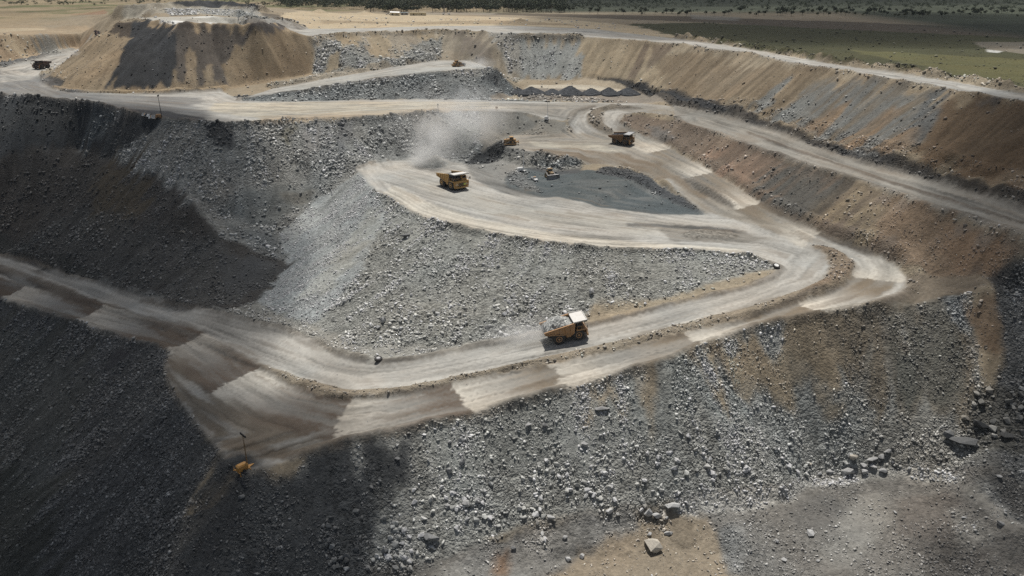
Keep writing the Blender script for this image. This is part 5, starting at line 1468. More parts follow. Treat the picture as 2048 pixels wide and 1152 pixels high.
# ------------------------------------------------------------------ bulldozer
def bulldozer(p, hd_, text, col, lift=0):
    T = root('bulldozer', p, hd_, text, 'bulldozer', 'bulldozers working in the pit', 2.5, lift)
    for s in (-1, 1):
        y = s * 1.75
        out = [(-3.0, .25), (-2.6, .02), (2.7, .02), (3.2, .3), (3.3, .75), (3.0, 1.2), (2.5, 1.3), (-.6, 2.35), (-1.2, 2.5), (-1.75, 2.2), (-3.1, .95), (-3.25, .55)]
        t = MB().prism(out, y - .42, y + .42)
        for k in range(16):
            x = -2.6 + k * .34
            t.box(x, x + .1, y - .46, y + .46, -.06, .04)
        tr = t.build('track', M_DARK, T)
        MB().bar((-1.15, y + s * .3, 1.75), (-1.15, y + s * .5, 1.75), .55, 14).bar((2.6, y + s * .3, .68), (2.6, y + s * .5, .68), .5, 14).bar((-2.6, y + s * .3, .62), (-2.6, y + s * .5, .62), .45, 14).box(-2.3, 2.3, y + s * .36 - .08, y + s * .36 + .14, .4, .95).build('track_frame', col, tr)
        MB().hull([(-.4, s * 2.25, .55), (-.4, s * 2.5, .55), (-.4, s * 2.25, .95), (-.4, s * 2.5, .95), (4.1, s * 2.25, .5), (4.1, s * 2.5, .5), (4.1, s * 2.25, .95), (4.1, s * 2.5, .95)]).build('push_arm', col, T)
        MB().bar((2.9, s * .7, 2.4), (4.0, s * .9, 1.3), .12, 8).build('lift_cylinder', M_STEEL, T)
    MB().hull([(.2, -.95, 1.3), (.2, .95, 1.3), (3.3, -.8, 1.2), (3.3, .8, 1.2), (.2, -.95, 3.25), (.2, .95, 3.25), (3.2, -.75, 2.85), (3.2, .75, 2.85)]).box(-2.9, .3, -1.25, 1.25, .7, 2.3, .1).build('body', col, T)
    g = MB()
    for z in np.arange(1.4, 2.7, .2):
        g.box(3.28, 3.36, -.62, .62, z, z + .1)
    g.build('grille', M_DARK, T)
    cb = MB().hull([(-1.6, -.95, 2.3), (-1.6, .95, 2.3), (.3, -.95, 2.3), (.3, .95, 2.3), (-1.5, -.85, 4.1), (-1.5, .85, 4.1), (.0, -.85, 4.1), (.0, .85, 4.1)]).build('cab', col, T)
    MB().hull([(.30, -.8, 2.95), (.30, .8, 2.95), (.12, -.75, 3.95), (.12, .75, 3.95), (.0, -.7, 2.95), (.0, .7, 2.95)]).hull([(-1.4, .96, 2.95), (.1, .96, 2.95), (-1.35, .90, 3.95), (-.05, .90, 3.95), (-1.2, .6, 3), (0, .6, 3)]).hull([(-1.4, -.96, 2.95), (.1, -.96, 2.95), (-1.35, -.90, 3.95), (-.05, -.90, 3.95), (-1.2, -.6, 3), (0, -.6, 3)]).build('window', M_GLASS, cb)
    MB().box(-1.75, .35, -1.2, 1.2, 4.15, 4.35, .05).box(-1.75, -1.55, -1.2, -1.0, 2.2, 4.2).box(-1.75, -1.55, 1.0, 1.2, 2.2, 4.2).build('canopy_frame', col, T)
    MB().box(-3.1, -1.7, -1.2, 1.2, 2.2, 3.1, .12).build('fuel_tank', col, T)
    MB().bar((1.2, .5, 3.1), (1.2, .5, 4.0), .1, 8).bar((1.9, -.45, 3.0), (1.9, -.45, 3.6), .16, 8).build('exhaust', M_DARK, T)
    b = MB()
    prof = [(4.25, .0), (4.02, .55), (3.98, 1.1), (4.1, 1.7), (4.4, 2.25), (4.28, 2.3), (3.92, 1.72), (3.8, 1.1), (3.86, .5), (4.08, .0)]
    b.prism(prof, -2.7, 2.7)
    for s in (-1, 1):
        b.hull([(4.0, s * 2.7, .05), (4.0, s * 2.7, 2.2), (4.35, s * 2.75, 2.25), (4.25, s * 2.75, .02), (4.5, s * 3.3, .05), (4.7, s * 3.3, 2.1), (4.3, s * 3.25, .05), (4.45, s * 3.25, 2.1)])
    b.build('blade', M_STEEL, T)
    MB().box(-3.5, -2.9, -1.1, 1.1, .7, 1.7, .08).box(-4.5, -3.5, -.9, -.55, 1.2, 1.55).box(-4.5, -3.5, .55, .9, 1.2, 1.55).box(-4.8, -4.3, -1.2, 1.2, 1.0, 1.6, .06).hull([(-4.75, -.18, 2.2), (-4.75, .18, 2.2), (-4.35, -.18, 2.2), (-4.35, .18, 2.2), (-4.5, -.1, .25), (-4.5, .1, .25), (-4.35, -.1, .2), (-4.35, .1, .2)]).build('ripper', col, T)
    return T
bulldozer(hits([(915, 133)])[0], heading((905, 134), (926, 132)) , 'dusty bulldozer pushing rock at the end of the ramp under the back wall', M_DOZER)
bulldozer(hits([(1020, 289)])[0], heading((1030, 287), (1006, 288)), 'pale dusty bulldozer tipping earth over the dark dump edge', M_DOZER)
bulldozer(hits([(1101, 355)])[0], heading((1096, 350), (1108, 359)), 'dark grimy bulldozer with bright blade parked near the white pickup', M_DIM)
bulldozer(hits([(197, 69)])[0], heading((190, 69), (205, 68)), 'small distant reddish bulldozer on the western bench behind the stockpile', M_RUST, .0)

# ------------------------------------------------------------------ pickups
def pickup(p, hd_, text, col, tray=True):
    T = root('pickup', p, hd_, text, 'pickup', 'light vehicles parked in the pit', 1.5)
    MB().box(-2.6, 2.6, -.88, .88, .48, .92, .08).hull([(1.0, -.85, .85), (1.0, .85, .85), (2.55, -.8, .85), (2.55, .8, .85), (1.0, -.8, 1.22), (1.0, .8, 1.22), (2.5, -.72, 1.08), (2.5, .72, 1.08)]).build('body', col, T)
    cb = MB().hull([(-.75, -.85, .9), (-.75, .85, .9), (1.25, -.85, .9), (1.25, .85, .9), (-.6, -.7, 1.82), (-.6, .7, 1.82), (.45, -.7, 1.82), (.45, .7, 1.82)]).build('cab', col, T)
    w_ = MB().hull([(1.12, -.74, 1.18), (1.12, .74, 1.18), (.60, -.66, 1.74), (.60, .66, 1.74), (.5, -.6, 1.2), (.5, .6, 1.2)])
    for s in (-1, 1):
        w_.hull([(-.6, s * .82, 1.2), (.95, s * .82, 1.2), (-.52, s * .74, 1.74), (.42, s * .74, 1.74), (-.5, s * .6, 1.25), (.5, s * .6, 1.25)])
    w_.build('window', M_GLASS, cb)
    MB().box(-2.6, -.8, -.9, -.82, .85, 1.25).box(-2.6, -.8, .82, .9, .85, 1.25).box(-2.6, -2.52, -.9, .9, .85, 1.25).box(-.88, -.8, -.9, .9, .85, 1.25).build('tray', col, T)
    for x in (-1.6, 1.65):
        for s in (-1, 1):
            t = MB().lathe([(.22, -.12), (.36, -.13), (.39, -.08), (.39, .08), (.36, .13), (.22, .12)], (x, s * .82, .39), 18).cap().build('wheel', M_TYRE, T)
            MB().bar((x, s * .93, .39), (x, s * .97, .39), .22, 12).build('rim', M_STEEL, t)
    for s in (-1, 1):
        MB().box(2.52, 2.6, s * .62 - .15, s * .62 + .15, .82, 1.0).build('headlight', M_LAMP, T)
    MB().box(-.3, .3, -.5, .5, 1.84, 1.93).build('roof_beacon', M_AMBER, T)
    return T
pickup(hits([(1069, 361)])[0], heading((1062, 356), (1076, 365)), 'white pickup parked on the dark floor beside the grimy bulldozer', M_WHITE)
pickup(hits([(294, 231)])[0], heading((286, 230), (302, 231)), 'white pickup furthest from the orange light trailer on the upper road edge', M_WHITE)
pickup(hits([(307, 235)])[0], heading((313, 235), (299, 235.5)), 'white pickup right beside the orange light trailer on the upper road edge', M_WHITE)

# ------------------------------------------------------------------ lighting trailers
def light_tower(p, hd_, text, col, mast=8.0, mastcol=None, name='light_tower', scale=1.0):
    T = root(name, p, hd_, text, 'light tower', 'lighting trailers round the pit', 1.2, 0, True)
    T.scale = (scale,) * 3
    b = MB().box(-1.25, 1.05, -.65, .65, .55, 1.55, .1).hull([(-1.25, -.65, 1.5), (-1.25, .65, 1.5), (1.05, -.65, 1.5), (1.05, .65, 1.5), (-.95, -.45, 1.8), (-.95, .45, 1.8), (.75, -.45, 1.8), (.75, .45, 1.8)])
    b.box(-.8, -.1, -.67, -.64, .8, 1.35).box(.0, .7, -.67, -.64, .8, 1.35)
    b.build('generator_box', col, T)
    f = MB().box(-1.4, 1.3, -.75, .75, .42, .55)
    f.hull([(1.3, -.5, .42), (1.3, .5, .42), (1.3, -.5, .55), (1.3, .5, .55), (2.6, -.06, .42), (2.6, .06, .42), (2.6, -.06, .55), (2.6, .06, .55)])
    for x in (-1.3, 1.1):
        for s in (-1, 1):
            f.bar((x, s * .7, .5), (x, s * 1.5, .5), .06, 6).bar((x, s * 1.5, .9), (x, s * 1.5, .02), .05, 6).box(x - .14, x + .14, s * 1.5 - .14, s * 1.5 + .14, 0, .05)
    f.build('chassis', col, T)
    for s in (-1, 1):
        MB().lathe([(.16, -.1), (.34, -.1), (.36, 0), (.34, .1), (.16, .1)], (-.1, s * .85, .36), 16).cap().build('wheel', M_TYRE, T)
    mc = mastcol or col
    m = MB().bar((1.15, 0, .5), (1.15, 0, mast * .45), .14, 8).bar((1.15, 0, mast * .4), (1.15, 0, mast * .75), .11, 8).bar((1.15, 0, mast * .7), (1.15, 0, mast), .085, 8).build('mast', mc, T)
    h = MB().bar((1.15, -1.0, mast), (1.15, 1.0, mast), .06, 6).build('lamp_bar', M_DARK, m)
    for y in (-.85, -.3, .3, .85):
        MB().hull([(1.05, y - .2, mast - .25), (1.05, y + .2, mast - .25), (1.05, y - .2, mast + .2), (1.05, y + .2, mast + .2), (1.38, y - .26, mast - .4), (1.38, y + .26, mast - .4), (1.3, y - .26, mast + .12), (1.3, y + .26, mast + .12)]).build('lamp', M_DARK, m)
    return T
light_tower(hits([(486, 940)])[0], heading((495, 934), (478, 946)) + math.pi, 'yellow lighting trailer with tall mast at the corner of the near haul road', M_AMBER, 8.5, M_MAST, scale=1.2)
light_tower(hits([(1041, 344)])[0], 0.35, 'white lighting trailer with leaning tall mast on the dark floor', M_WHITE, 8.2, scale=1.35)
light_tower(hits([(1093, 240)])[0], 1.2, 'white lighting trailer on the brown spur beside the switchback', M_WHITE, 8.0, scale=1.3)
light_tower(hits([(318, 236)])[0], .2, 'orange lighting trailer with dark mast on the upper road edge', M_ORANGE, 9.5, M_DARK, scale=1.25)
light_tower(hits([(887, 29.5)])[0], .5, 'left of two tiny white lighting trailers by the trees', M_WHITE, 9.5)
light_tower(hits([(898, 29.5)])[0], .5, 'right of two tiny white lighting trailers by the trees', M_WHITE, 9.5)

# ------------------------------------------------------------------ old tyres, survey marker, stand
def old_tyre(px, py, text, pale):
    p = hits([(px, py)])[0]
    o = MB().lathe([(.75, -.42), (1.3, -.5), (1.5, -.3), (1.5, .3), (1.3, .5), (.75, .42)], (0, 0, 0), 28, .03).cap()
    o = o.build('old_tyre', M_TYRE)
    o.rotation_euler = (rad(112) if pale else rad(95), 0, .3)
    o.scale = (.85, .85, .85)
    o.location = (p[0], p[1], gz(p[0], p[1]) + (.8 if pale else .5))
    if pale:
        MB().lathe([(.15, .50), (.80, .56), (.95, .47), (.8, -.3), (.15, -.3)], (0, 0, 0), 24).cap().build('rim', M_WHITE, o)
    else:
        MB().lathe([(.2, .48), (.72, .50), (.78, .44), (.7, -.3), (.2, -.3)], (0, 0, 0), 24).cap().build('rim', M_STEEL, o)
    return label(o, text, 'tyre')
old_tyre(1552, 536, 'old tyre with white rim lying at the sharp tip between the two haul roads', True)
old_tyre(757, 720, 'old black tyre lying at the inside of the near road bend', False)
p = hits([(993, 221)])[0]
T = root('marker_stand', p, .3, 'small yellow sign stand on the edge of the main road', 'sign stand', None, 1)
for a in (0, 2.1, 4.2):
    MB().bar((.9 * math.cos(a), .9 * math.sin(a), 0), (0, 0, 2.2), .08, 6).build('leg', M_AMBER, T)
MB().box(-.7, .7, -.06, .06, 1.2, 2.3).build('board', M_AMBER, T)
for bx, by, t_ in ((876, 220, 'thin dark post on the edge of the main road'), (1020, 139, 'thin pale post at the end of the dozer ramp')):
    p = hits([(bx, by)])[0]
    o = MB().bar((0, 0, -.3), (0, 0, 4.0), .16, 8).box(-.35, .35, -.05, .05, 3.1, 3.9).build('marker_post', M_DARK)
    o.location = (p[0], p[1], gz(p[0], p[1]))
    label(o, t_, 'post')

# ------------------------------------------------------------------ heaps tipped in a row
HEAPS = [(1063, 188, 9.5, 4.6, 'first dumped coal heap, next to the dozer ramp'), (1105, 189, 7.4, 4.0, 'second dumped coal heap from the dozer ramp'),
         (1140, 189, 9.8, 4.8, 'third dumped coal heap from the dozer ramp, broad with pale stones'), (1183, 189, 8.0, 4.2, 'fourth dumped coal heap from the dozer ramp'),
         (1218, 189, 8.2, 4.4, 'fifth dumped coal heap from the dozer ramp'), (1256, 189, 8.6, 4.5, 'last dumped coal heap in the row, nearest the haul road bend'),
         (1037, 187, 6.5, 3.4, 'low dark heap half buried by the rubble at the row start')]
def heap_mesh(r, h, seed, mat_col):
    n, m = 30, 9
    rr = np.random.default_rng(seed)
    bm = bmesh.new()
    top = bm.verts.new((rr.normal(0, .3), rr.normal(0, .3), h))
    rings = []
    ph = rr.uniform(0, 6, 3)
    for i in range(1, m + 1):
        q = i / m
        ring = []
        for k in range(n):
            a = 2 * math.pi * k / n
            w_ = 1 + .09 * math.sin(2 * a + ph[0]) + .06 * math.sin(5 * a + ph[1])
            z = h * (1 - q ** 1.15) * (1 + .06 * math.sin(3 * a + ph[2])) + rr.normal(0, .12) * (q < 1)
            ring.append(bm.verts.new((q * r * w_ * math.cos(a) * 1.12, q * r * w_ * math.sin(a), z if i < m else -1.5)))
        rings.append(ring)
    for k in range(n):
        bm.faces.new((top, rings[0][k], rings[0][(k + 1) % n]))
        for A, B in zip(rings[:-1], rings[1:]):
            bm.faces.new((A[k], B[k], B[(k + 1) % n], A[(k + 1) % n]))
    for i in range(int(60 + r * 8)):
        a, q = rr.uniform(0, 6.28), math.sqrt(rr.uniform(.02, 1))
        s_ = rr.uniform(.12, .38) * (1 if rr.random() > .15 else 1.6)
        V, F = ROCKS[int(rr.integers(0, 36))]
        c = np.array((q * r * 1.05 * math.cos(a), q * r * math.sin(a) * .97, h * (1 - q ** 1.15) + .05))
        vs = [bm.verts.new(tuple(c + v * s_)) for v in V]
        for t in F:
            try:
                bm.faces.new([vs[x] for x in t])
            except ValueError:
                pass
    bmesh.ops.recalc_face_normals(bm, faces=bm.faces[:])
    me = bpy.data.meshes.new('coal_heap'); bm.to_mesh(me); bm.free()
    a = me.color_attributes.new('earth', 'FLOAT_COLOR', 'POINT')
    nb = 1 + n * m
    k = np.array(mat_col)[None] * np.exp(rr.normal(0, .2, (len(me.vertices), 1)))
    k[nb:] *= 1.9
    a.data.foreach_set('color', np.concatenate([k, np.ones((len(k), 1))], 1).astype(np.float32).ravel())
    me.materials.append(ROCKMAT)
    return me
for n_, (hx, hy, r_, h_, t_) in enumerate(HEAPS):
    p = hits([(hx, hy)])[0]
    o = bpy.data.objects.new('coal_heap', heap_mesh(r_, h_, 40 + n_, (.052, .056, .062)))
    C.objects.link(o)
    o.location = (p[0], p[1] + 1.5 + (0, 1.5, -1, .8, -1.2, .5, 0)[n_], float(samp(H, p[0], p[1])))
    o.scale = (1, 1, (1, .85, 1.15, .9, 1.05, .95, 1)[n_])
    o.rotation_euler = (0, 0, n_ * 1.3)
    label(o, t_, 'coal heap', 'row of heaps tipped below the back wall')

# ------------------------------------------------------------------ site huts by the trees
def hut(px, py, L_, W_, Hh, wall, roofm, text, flat=False, name='site_hut'):
    p = hits([(px, py)])[0]
    T = root(name, p, .02, text, 'hut', 'site huts by the trees', 3)
    MB().box(-L_ / 2, L_ / 2, -W_ / 2, W_ / 2, 0, Hh).build('wall', wall, T)
    if flat:
        MB().box(-L_ / 2 - .2, L_ / 2 + .2, -W_ / 2 - .2, W_ / 2 + .2, Hh, Hh + .18).build('roof', roofm, T)
    else:
        MB().prism([(-W_ / 2 - .3, Hh), (W_ / 2 + .3, Hh), (0, Hh + 1.0)], -L_ / 2 - .3, L_ / 2 + .3).build('roof', roofm, T).rotation_euler = (0, 0, rad(90))
    for k in range(2):
        x = -L_ / 4 + k * L_ / 2
        MB().box(x - .5, x + .5, -W_ / 2 - .06, -W_ / 2 - .003, .1 if k == 0 else 1.0, 2.1).build('door' if k == 0 else 'window', M_DARK, T)
    return T
hut(790, 31, 9.5, 4.5, 3.0, M_ROOF, M_WHITE, 'cream site hut with pale roof left of the blue roofed one', name='site_hut')
hut(809, 30, 8, 4, 2.4, M_STEEL, M_BLUE, 'low hut with blue grey roof between the two cream huts', True)
hut(836, 31, 17, 4.5, 3.0, M_ROOF, M_ROOF, 'long cream site hut at the right of the hut row', True)
pickup(hits([(776, 29.5)])[0], 0.1, 'tiny white vehicle parked left of the site huts', M_WHITE)
print('things', round(time.time() - T0, 1))

# ------------------------------------------------------------------ trees beyond the pit
def leaf_mat(name, col):
    m, nt, p = new_mat(name)
    N, L = nt.nodes.new, nt.links.new
    tc = N('ShaderNodeTexCoord')
    n = N('ShaderNodeTexNoise'); n.inputs['Scale'].default_value = .9
    L(tc.outputs['Object'], n.inputs['Vector'])
    r = N('ShaderNodeValToRGB')
    r.color_ramp.elements[0].color = (*[c * .55 for c in col], 1); r.color_ramp.elements[0].position = .35
    r.color_ramp.elements[1].color = (*[c * 1.5 for c in col], 1); r.color_ramp.elements[1].position = .68
    L(n.outputs['Fac'], r.inputs['Fac']); L(r.outputs['Color'], p.inputs['Base Color'])
    p.inputs['Roughness'].default_value = .8
    return m
LEAF = [leaf_mat('dark_foliage', (.042, .058, .026)), leaf_mat('olive_foliage', (.075, .085, .034)), leaf_mat('grey_green_foliage', (.06, .075, .045))]  # grey-green foliage lightened to look hazed, for the far bush
BARK = paint_mat('bark', (.12, .10, .08), .9, 0, .3)

def crown_mesh(seed, h, w_, n):
    r = np.random.default_rng(seed)
    cl = [(r.normal(0, w_ * .28), r.normal(0, w_ * .28), h * r.uniform(.5, .9), w_ * r.uniform(.2, .36)) for _ in range(7)]
    V, F = [], []
    for k in range(n):
        c = cl[k % 7]
        d = r.normal(size=3); d /= np.linalg.norm(d)
        q = np.array(c[:3]) + d * c[3] * r.uniform(.5, 1.05) * np.array((1, 1, .75))
        a, b = r.normal(size=3), r.normal(size=3)
        a /= np.linalg.norm(a); b -= a * (a @ b); b /= np.linalg.norm(b)
        s = r.uniform(.3, .62) * w_ * .16
        i = len(V)
        V += [q - a * s, q + b * s * .7, q + a * s, q - b * s * .7]
        F.append((i, i + 1, i + 2, i + 3))
    me = bpy.data.meshes.new('crown')
    me.from_pydata([tuple(v) for v in V], [], F)
    return me

def trunk_mesh(seed, h):
    r = np.random.default_rng(seed)
    m = MB()
    top = (r.normal(0, .3), r.normal(0, .3), h * .6)
    m.bar((0, 0, -.5), top, .28, 7, .16)
    for k in range(4):
        a = r.uniform(0, 6.28)
        z = h * r.uniform(.3, .55)
        m.bar((top[0] * z / h, top[1] * z / h, z), (math.cos(a) * h * .2, math.sin(a) * h * .2, h * r.uniform(.6, .8)), .12, 5, .05)
    o = m.build('trunk', BARK)
    me = o.data
    bpy.data.objects.remove(o)
    return me
KINDS = []
for k in range(6):
    h = (9, 11, 7.5, 10, 8, 6)[k]
    cm = crown_mesh(300 + k, h, (7.5, 8.5, 7, 6.5, 8, 6)[k], 420)
    cm.materials.append(LEAF[(0, 0, 1, 2, 0, 1)[k]])
    KINDS.append((cm, trunk_mesh(330 + k, h)))

def tree(x, y, k, s, text, group):
    o = bpy.data.objects.new('tree', None)
    C.objects.link(o)
    o.location = (x, y, gz(x, y) - .1)
    o.rotation_euler = (0, 0, RNG.uniform(0, 6.28))
    o.scale = (s, s, s * RNG.uniform(.9, 1.15))
    for name, me in (('crown', KINDS[k][0]), ('trunk', KINDS[k][1])):
        c = bpy.data.objects.new(name, me)
        C.objects.link(c)
        c.parent = o
    label(o, text, 'tree', group)

def wood_pos():
    """where trees stand: a belt behind the huts, open bush to the east, scrub to the west"""
    r = np.random.default_rng(77)
    need = {'belt': 1900, 'bush': 900, 'scrub': 330}
    out, left = [], dict(need)
    while sum(left.values()) > 0:
        y = 835 * math.exp(r.uniform(0, .62))
        az = r.uniform(-.72, .72)
        x = y * math.tan(az)
        px, py, _ = picture_xy(x, y, CAM_Z - 46)
        cl = float(fbm(np.array([x]), np.array([y]), 90, 3, 401)[0])
        if 560 < px < 1140 + 190 * (cl > -.1):
            k, near = 'belt', 27.5 if px > 740 else 20
            ok = py < near and not (690 < px < 790 and py < 11 and r.random() < .85)
        elif px >= 1140:
            k = 'bush'
            ok = py < 31 + (px - 1130) * .006 and (cl > .05 or r.random() < .45)
        else:
            k = 'scrub'
            ok = py < 14 and (cl > .12 or r.random() < .25)
        if ok and left[k] > 0:
            left[k] -= 1
            out.append((x, y, px, py))
        elif left[k] <= 0 and r.random() < .0005:
            left = {a: (0 if a == k else v) for a, v in left.items()}
    return out
WOOD = wood_pos()
def vis(t):
    return -20 < t[2] < 2068 and t[3] > -3
WOOD.sort(key=lambda t: (not vis(t), t[1]))
TXT = [('dense dark tree at the near edge of the belt behind the site huts', 'trees of the belt behind the huts'),
       ('scattered dark tree in the shaded open bush beyond the eastern grass', 'trees of the eastern bush'),
       ('olive bushy tree among the dry scrub beyond the western dumps', 'trees of the western scrub')]
for n_, (x, y, px, py) in enumerate(WOOD[:240]):
    z = 1 if px > 1130 else 0 if px > 560 else 2
    k = int(RNG.choice(([0, 1, 3, 4, 2], [3, 3, 5, 0], [2, 5, 4])[z]))
    tree(x, y, k, RNG.uniform(.7, 1.25) * (1 if z == 0 else .62 if z == 1 else .55), *TXT[z])
# the rest of the far wood, one mass
V, F, MI = [], [], []
base = {}
for k in range(6):
    me = crown_mesh(360 + k, (9, 11, 7.5, 10, 8, 6)[k], (7.5, 8.5, 7, 6.5, 8, 6)[k] * 1.05, 90)
    base[k] = (np.array([v.co[:] for v in me.vertices]) * (1, 1, 1), np.array([p.vertices[:] for p in me.polygons]))
tot = 0
WX = np.array([t[:2] for t in WOOD[240:]])
WZ = surface(WX[:, 0], WX[:, 1])[0]
for (x, y, px, py), z in zip(WOOD[240:], WZ):
    k = int(RNG.integers(0, 6)) if px < 1130 else int(RNG.choice([3, 3, 5, 0]))
    s = RNG.uniform(.7, 1.3) * (.62 if px > 1130 else 1 if px > 560 else .55)
    a = RNG.uniform(0, 6.28)
    R_ = np.array(((math.cos(a), -math.sin(a), 0), (math.sin(a), math.cos(a), 0), (0, 0, 1)))
    v, f = base[k]
    V.append(v @ R_.T * s * 1.15 + (x, y, z - .3))
    F.append(f + tot)
    MI.append(np.full(len(f), (0, 0, 1, 2, 0, 2)[k]))
    tot += len(v)
V, F, MI = np.concatenate(V), np.concatenate(F), np.concatenate(MI)
me = bpy.data.meshes.new('woodland')
me.vertices.add(len(V)); me.vertices.foreach_set('co', V.astype(np.float32).ravel())
me.loops.add(len(F) * 4); me.loops.foreach_set('vertex_index', F.astype(np.int32).ravel())
me.polygons.add(len(F)); me.polygons.foreach_set('loop_start', np.arange(len(F), dtype=np.int32) * 4)
me.update(calc_edges=True)
for m in LEAF:
    me.materials.append(m)
me.polygons.foreach_set('material_index', MI.astype(np.int32))
o = bpy.data.objects.new('woodland', me)
C.objects.link(o)
o['kind'] = 'stuff'
o['label'] = 'far mass of trees and scrub towards the horizon'
print('wood', round(time.time() - T0, 1))

# ------------------------------------------------------------------ clouds overhead (unseen; they shade parts of the pit and stand in for edge vignetting) and dust
SUN_EL = 67
HAZE = .000035
def blob(name, loc, rx, ry, rz, seed, sub=4, amp=.22, rot=0):
    bm = bmesh.new()
    bmesh.ops.create_icosphere(bm, subdivisions=sub, radius=1)
    P = np.array([v.co[:] for v in bm.verts])
    n = fbm(P[:, 0] * 1.0 + P[:, 2] * .7, P[:, 1] * 1.0 - P[:, 2] * .6, .9, 3, seed)
    for v, k in zip(bm.verts, n):
        q = v.co * (1 + amp * k)
        v.co = (q.x * rx, q.y * ry, q.z * rz)
    me = bpy.data.meshes.new(name); bm.to_mesh(me); bm.free()
    me.polygons.foreach_set('use_smooth', np.ones(len(me.polygons), bool))
    o = bpy.data.objects.new(name, me)
    C.objects.link(o)
    o.location = loc
    o.rotation_euler = (0, 0, rot)
    return o
cm = bpy.data.materials.new('cloud_vapour')
cm.use_nodes = True
nt = cm.node_tree
nt.nodes.clear()
out = nt.nodes.new('ShaderNodeOutputMaterial')
vs = nt.nodes.new('ShaderNodeVolumePrincipled')
vs.inputs['Density'].default_value = .019
vs.inputs['Anisotropy'].default_value = .3
vs.inputs['Color'].default_value = (.38, .38, .38, 1)
nt.links.new(vs.outputs['Volume'], out.inputs['Volume'])
def cloud(x, y, zg, rx, ry, rz, seed, text, rot=0):
    """a cloud whose shadow falls round ground point x, y"""
    zc = 900
    o = blob('cloud', (x, y + (zc - zg) / math.tan(rad(SUN_EL)), zc), rx, ry, rz, seed, rot=rot)
    o.data.materials.append(cm)
    o['kind'] = 'stuff'
    o['label'] = text
cloud(-245, 240, 60, 165, 185, 60, 3, 'broad cloud overhead shading the left side of the pit', .25)
cloud(-115, 120, 30, 95, 75, 45, 4, 'cloud overhead shading the lower left slope', .3)
cloud(225, 195, 60, 88, 105, 45, 5, 'cloud overhead shading the right wall and its road', .2)
cloud(160, 135, 20, 62, 44, 26, 6, 'small cloud overhead shading the lower right corner', .2)
cloud(330, 730, 104, 350, 250, 45, 8, 'cloud overhead shading the far grassland', 0)
cloud(250, 1500, 104, 700, 420, 26, 9, 'long cloud overhead shading the far bush', 0)

def dust(name, c, r, seed, dens, text, nscale=.07, lean=(0, 0)):
    m = bpy.data.materials.new('dust_' + name)
    m.use_nodes = True
    nt = m.node_tree
    nt.nodes.clear()
    N, L = nt.nodes.new, nt.links.new
    out = N('ShaderNodeOutputMaterial')
    pv = N('ShaderNodeVolumePrincipled')
    pv.inputs['Color'].default_value = (.93, .93, .92, 1)
    pv.inputs['Anisotropy'].default_value = .0
    tc = N('ShaderNodeTexCoord')
    ln = N('ShaderNodeVectorMath'); ln.operation = 'LENGTH'
    sc_ = N('ShaderNodeVectorMath'); sc_.operation = 'DIVIDE'; sc_.inputs[1].default_value = r
    L(tc.outputs['Object'], sc_.inputs[0]); L(sc_.outputs['Vector'], ln.inputs[0])
    fall = N('ShaderNodeMapRange'); fall.interpolation_type = 'SMOOTHSTEP'
    fall.inputs['From Min'].default_value = 1.0; fall.inputs['From Max'].default_value = .1
    L(ln.outputs['Value'], fall.inputs['Value'])
    n = N('ShaderNodeTexNoise'); n.inputs['Scale'].default_value = nscale; n.inputs['Detail'].default_value = 3
    L(tc.outputs['Object'], n.inputs['Vector'])
    nr = N('ShaderNodeMapRange'); nr.inputs['From Min'].default_value = .40; nr.inputs['From Max'].default_value = .68
    L(n.outputs['Fac'], nr.inputs['Value'])
    a = N('ShaderNodeMath'); a.operation = 'MULTIPLY'; L(fall.outputs['Result'], a.inputs[0]); L(nr.outputs['Result'], a.inputs[1])
    b = N('ShaderNodeMath'); b.operation = 'MULTIPLY'; b.inputs[1].default_value = dens; L(a.outputs[0], b.inputs[0])
    L(b.outputs[0], pv.inputs['Density']); L(pv.outputs['Volume'], out.inputs['Volume'])
    o = blob(name, c, r[0] * .98, r[1] * .98, r[2] * .98, seed, 3, .0)
    o.data.materials.append(m)
    o['kind'] = 'stuff'
    o['label'] = text
    return o
def spot(px, py, dz):
    p = hits([(px, py)])[0]
    return (p[0], p[1], p[2] + dz)
dust('dust_cloud', spot(865, 318, 7), (19, 14, 15), 1, .13, 'pale dust boiling up behind the truck on the tip')
dust('dust_cloud', spot(900, 290, 10), (40, 18, 27), 2, .09, 'thin dust drifting up the rubble face above the tip')
dust('dust_cloud', spot(842, 330, 3), (9, 10, 7), 4, .2, 'low dust at the foot of the rubble face')
dust('dust_cloud', spot(1072, 676, 3), (16, 8, 7), 5, .18, 'dust trailing behind the loaded truck')
dust('dust_cloud', spot(940, 270, 12), (30, 16, 20), 7, .06, 'faintest dust drifting right over the rubble face')
dust('dust_cloud', spot(1030, 683, 3), (16, 8, 6), 8, .1, 'tail of the dust trailing behind the loaded truck')
dust('dust_cloud', spot(958, 134, 2), (16, 12, 7), 6, .14, 'dust in front of the bulldozer on the ramp')
hb = MB().box(-4200, 4200, -300, 4400, -160, 154)
hm = bpy.data.materials.new('haze_air')
hm.use_nodes = True
nt = hm.node_tree
nt.nodes.clear()
out = nt.nodes.new('ShaderNodeOutputMaterial')
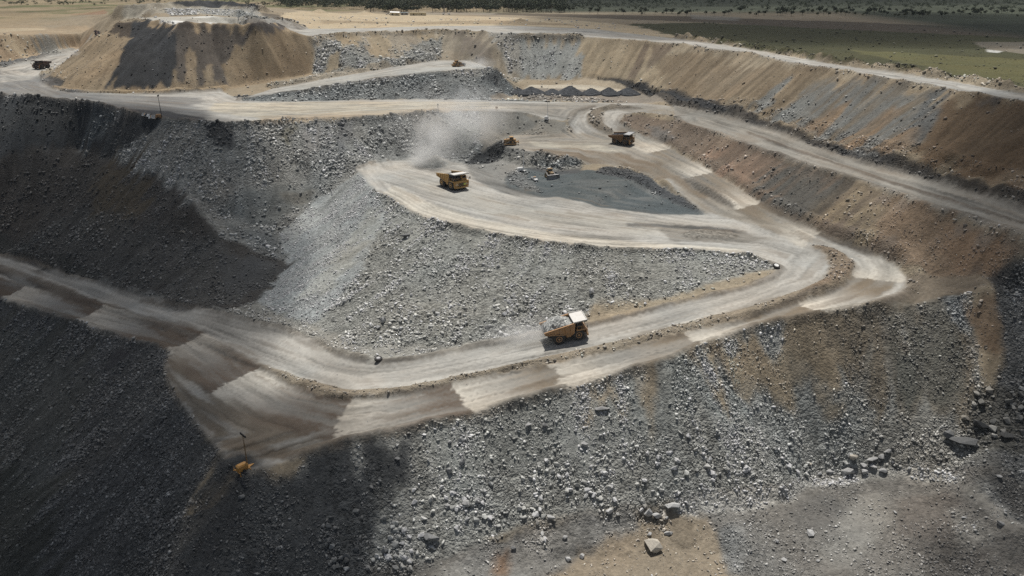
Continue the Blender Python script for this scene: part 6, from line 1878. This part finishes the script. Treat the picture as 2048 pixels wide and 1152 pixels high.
pv = nt.nodes.new('ShaderNodeVolumePrincipled')
pv.inputs['Density'].default_value = HAZE
pv.inputs['Color'].default_value = (.80, .88, .97, 1)
nt.links.new(pv.outputs['Volume'], out.inputs['Volume'])
ho = hb.build('haze', hm)
ho['kind'] = 'stuff'
ho['label'] = 'thin dusty summer haze over the whole pit'
print('air', round(time.time() - T0, 1))

# ------------------------------------------------------------------ camera, sun and sky
SUN_E = 4.4
sc = bpy.context.scene
cam = bpy.data.cameras.new('camera')
cam.sensor_width = 36
cam.lens = FPX / 2048 * 36
cam.clip_start, cam.clip_end = 1, 12000
co = bpy.data.objects.new('camera', cam)
co.location = (0, 0, CAM_Z)
co.rotation_euler = (rad(90) - PITCH, 0, 0)
C.objects.link(co)
sc.camera = co
w = bpy.data.worlds.new('World')
sc.world = w
w.use_nodes = True
nt = w.node_tree
sky = nt.nodes.new('ShaderNodeTexSky')
sky.sky_type = 'NISHITA'
sky.sun_disc = False
sky.sun_elevation = rad(SUN_EL)
sky.sun_rotation = rad(0)
hs = nt.nodes.new('ShaderNodeHueSaturation')
hs.inputs['Saturation'].default_value = .5
nt.links.new(sky.outputs['Color'], hs.inputs['Color'])
nt.links.new(hs.outputs['Color'], nt.nodes['Background'].inputs['Color'])
nt.nodes['Background'].inputs['Strength'].default_value = .055
s = bpy.data.lights.new('sun', 'SUN')
s.energy = SUN_E
s.angle = rad(.5)
s.color = (1, .955, .89)
so = bpy.data.objects.new('sun', s)
so.rotation_euler = (rad(SUN_EL - 90), 0, 0)
so.location = (0, 300, 900)
C.objects.link(so)
sc.view_settings.view_transform = 'Standard'
sc.view_settings.look = 'None'
sc.view_settings.exposure = .06
sc.view_settings.gamma = 1
sc.cycles.max_bounces = 6
sc.cycles.diffuse_bounces = 2
sc.cycles.glossy_bounces = 2
sc.cycles.transmission_bounces = 2
sc.cycles.volume_bounces = 4
sc.cycles.transparent_max_bounces = 8
sc.cycles.use_denoising = False
sc.cycles.sample_clamp_indirect = 1.5
print('script', round(time.time() - T0, 1))
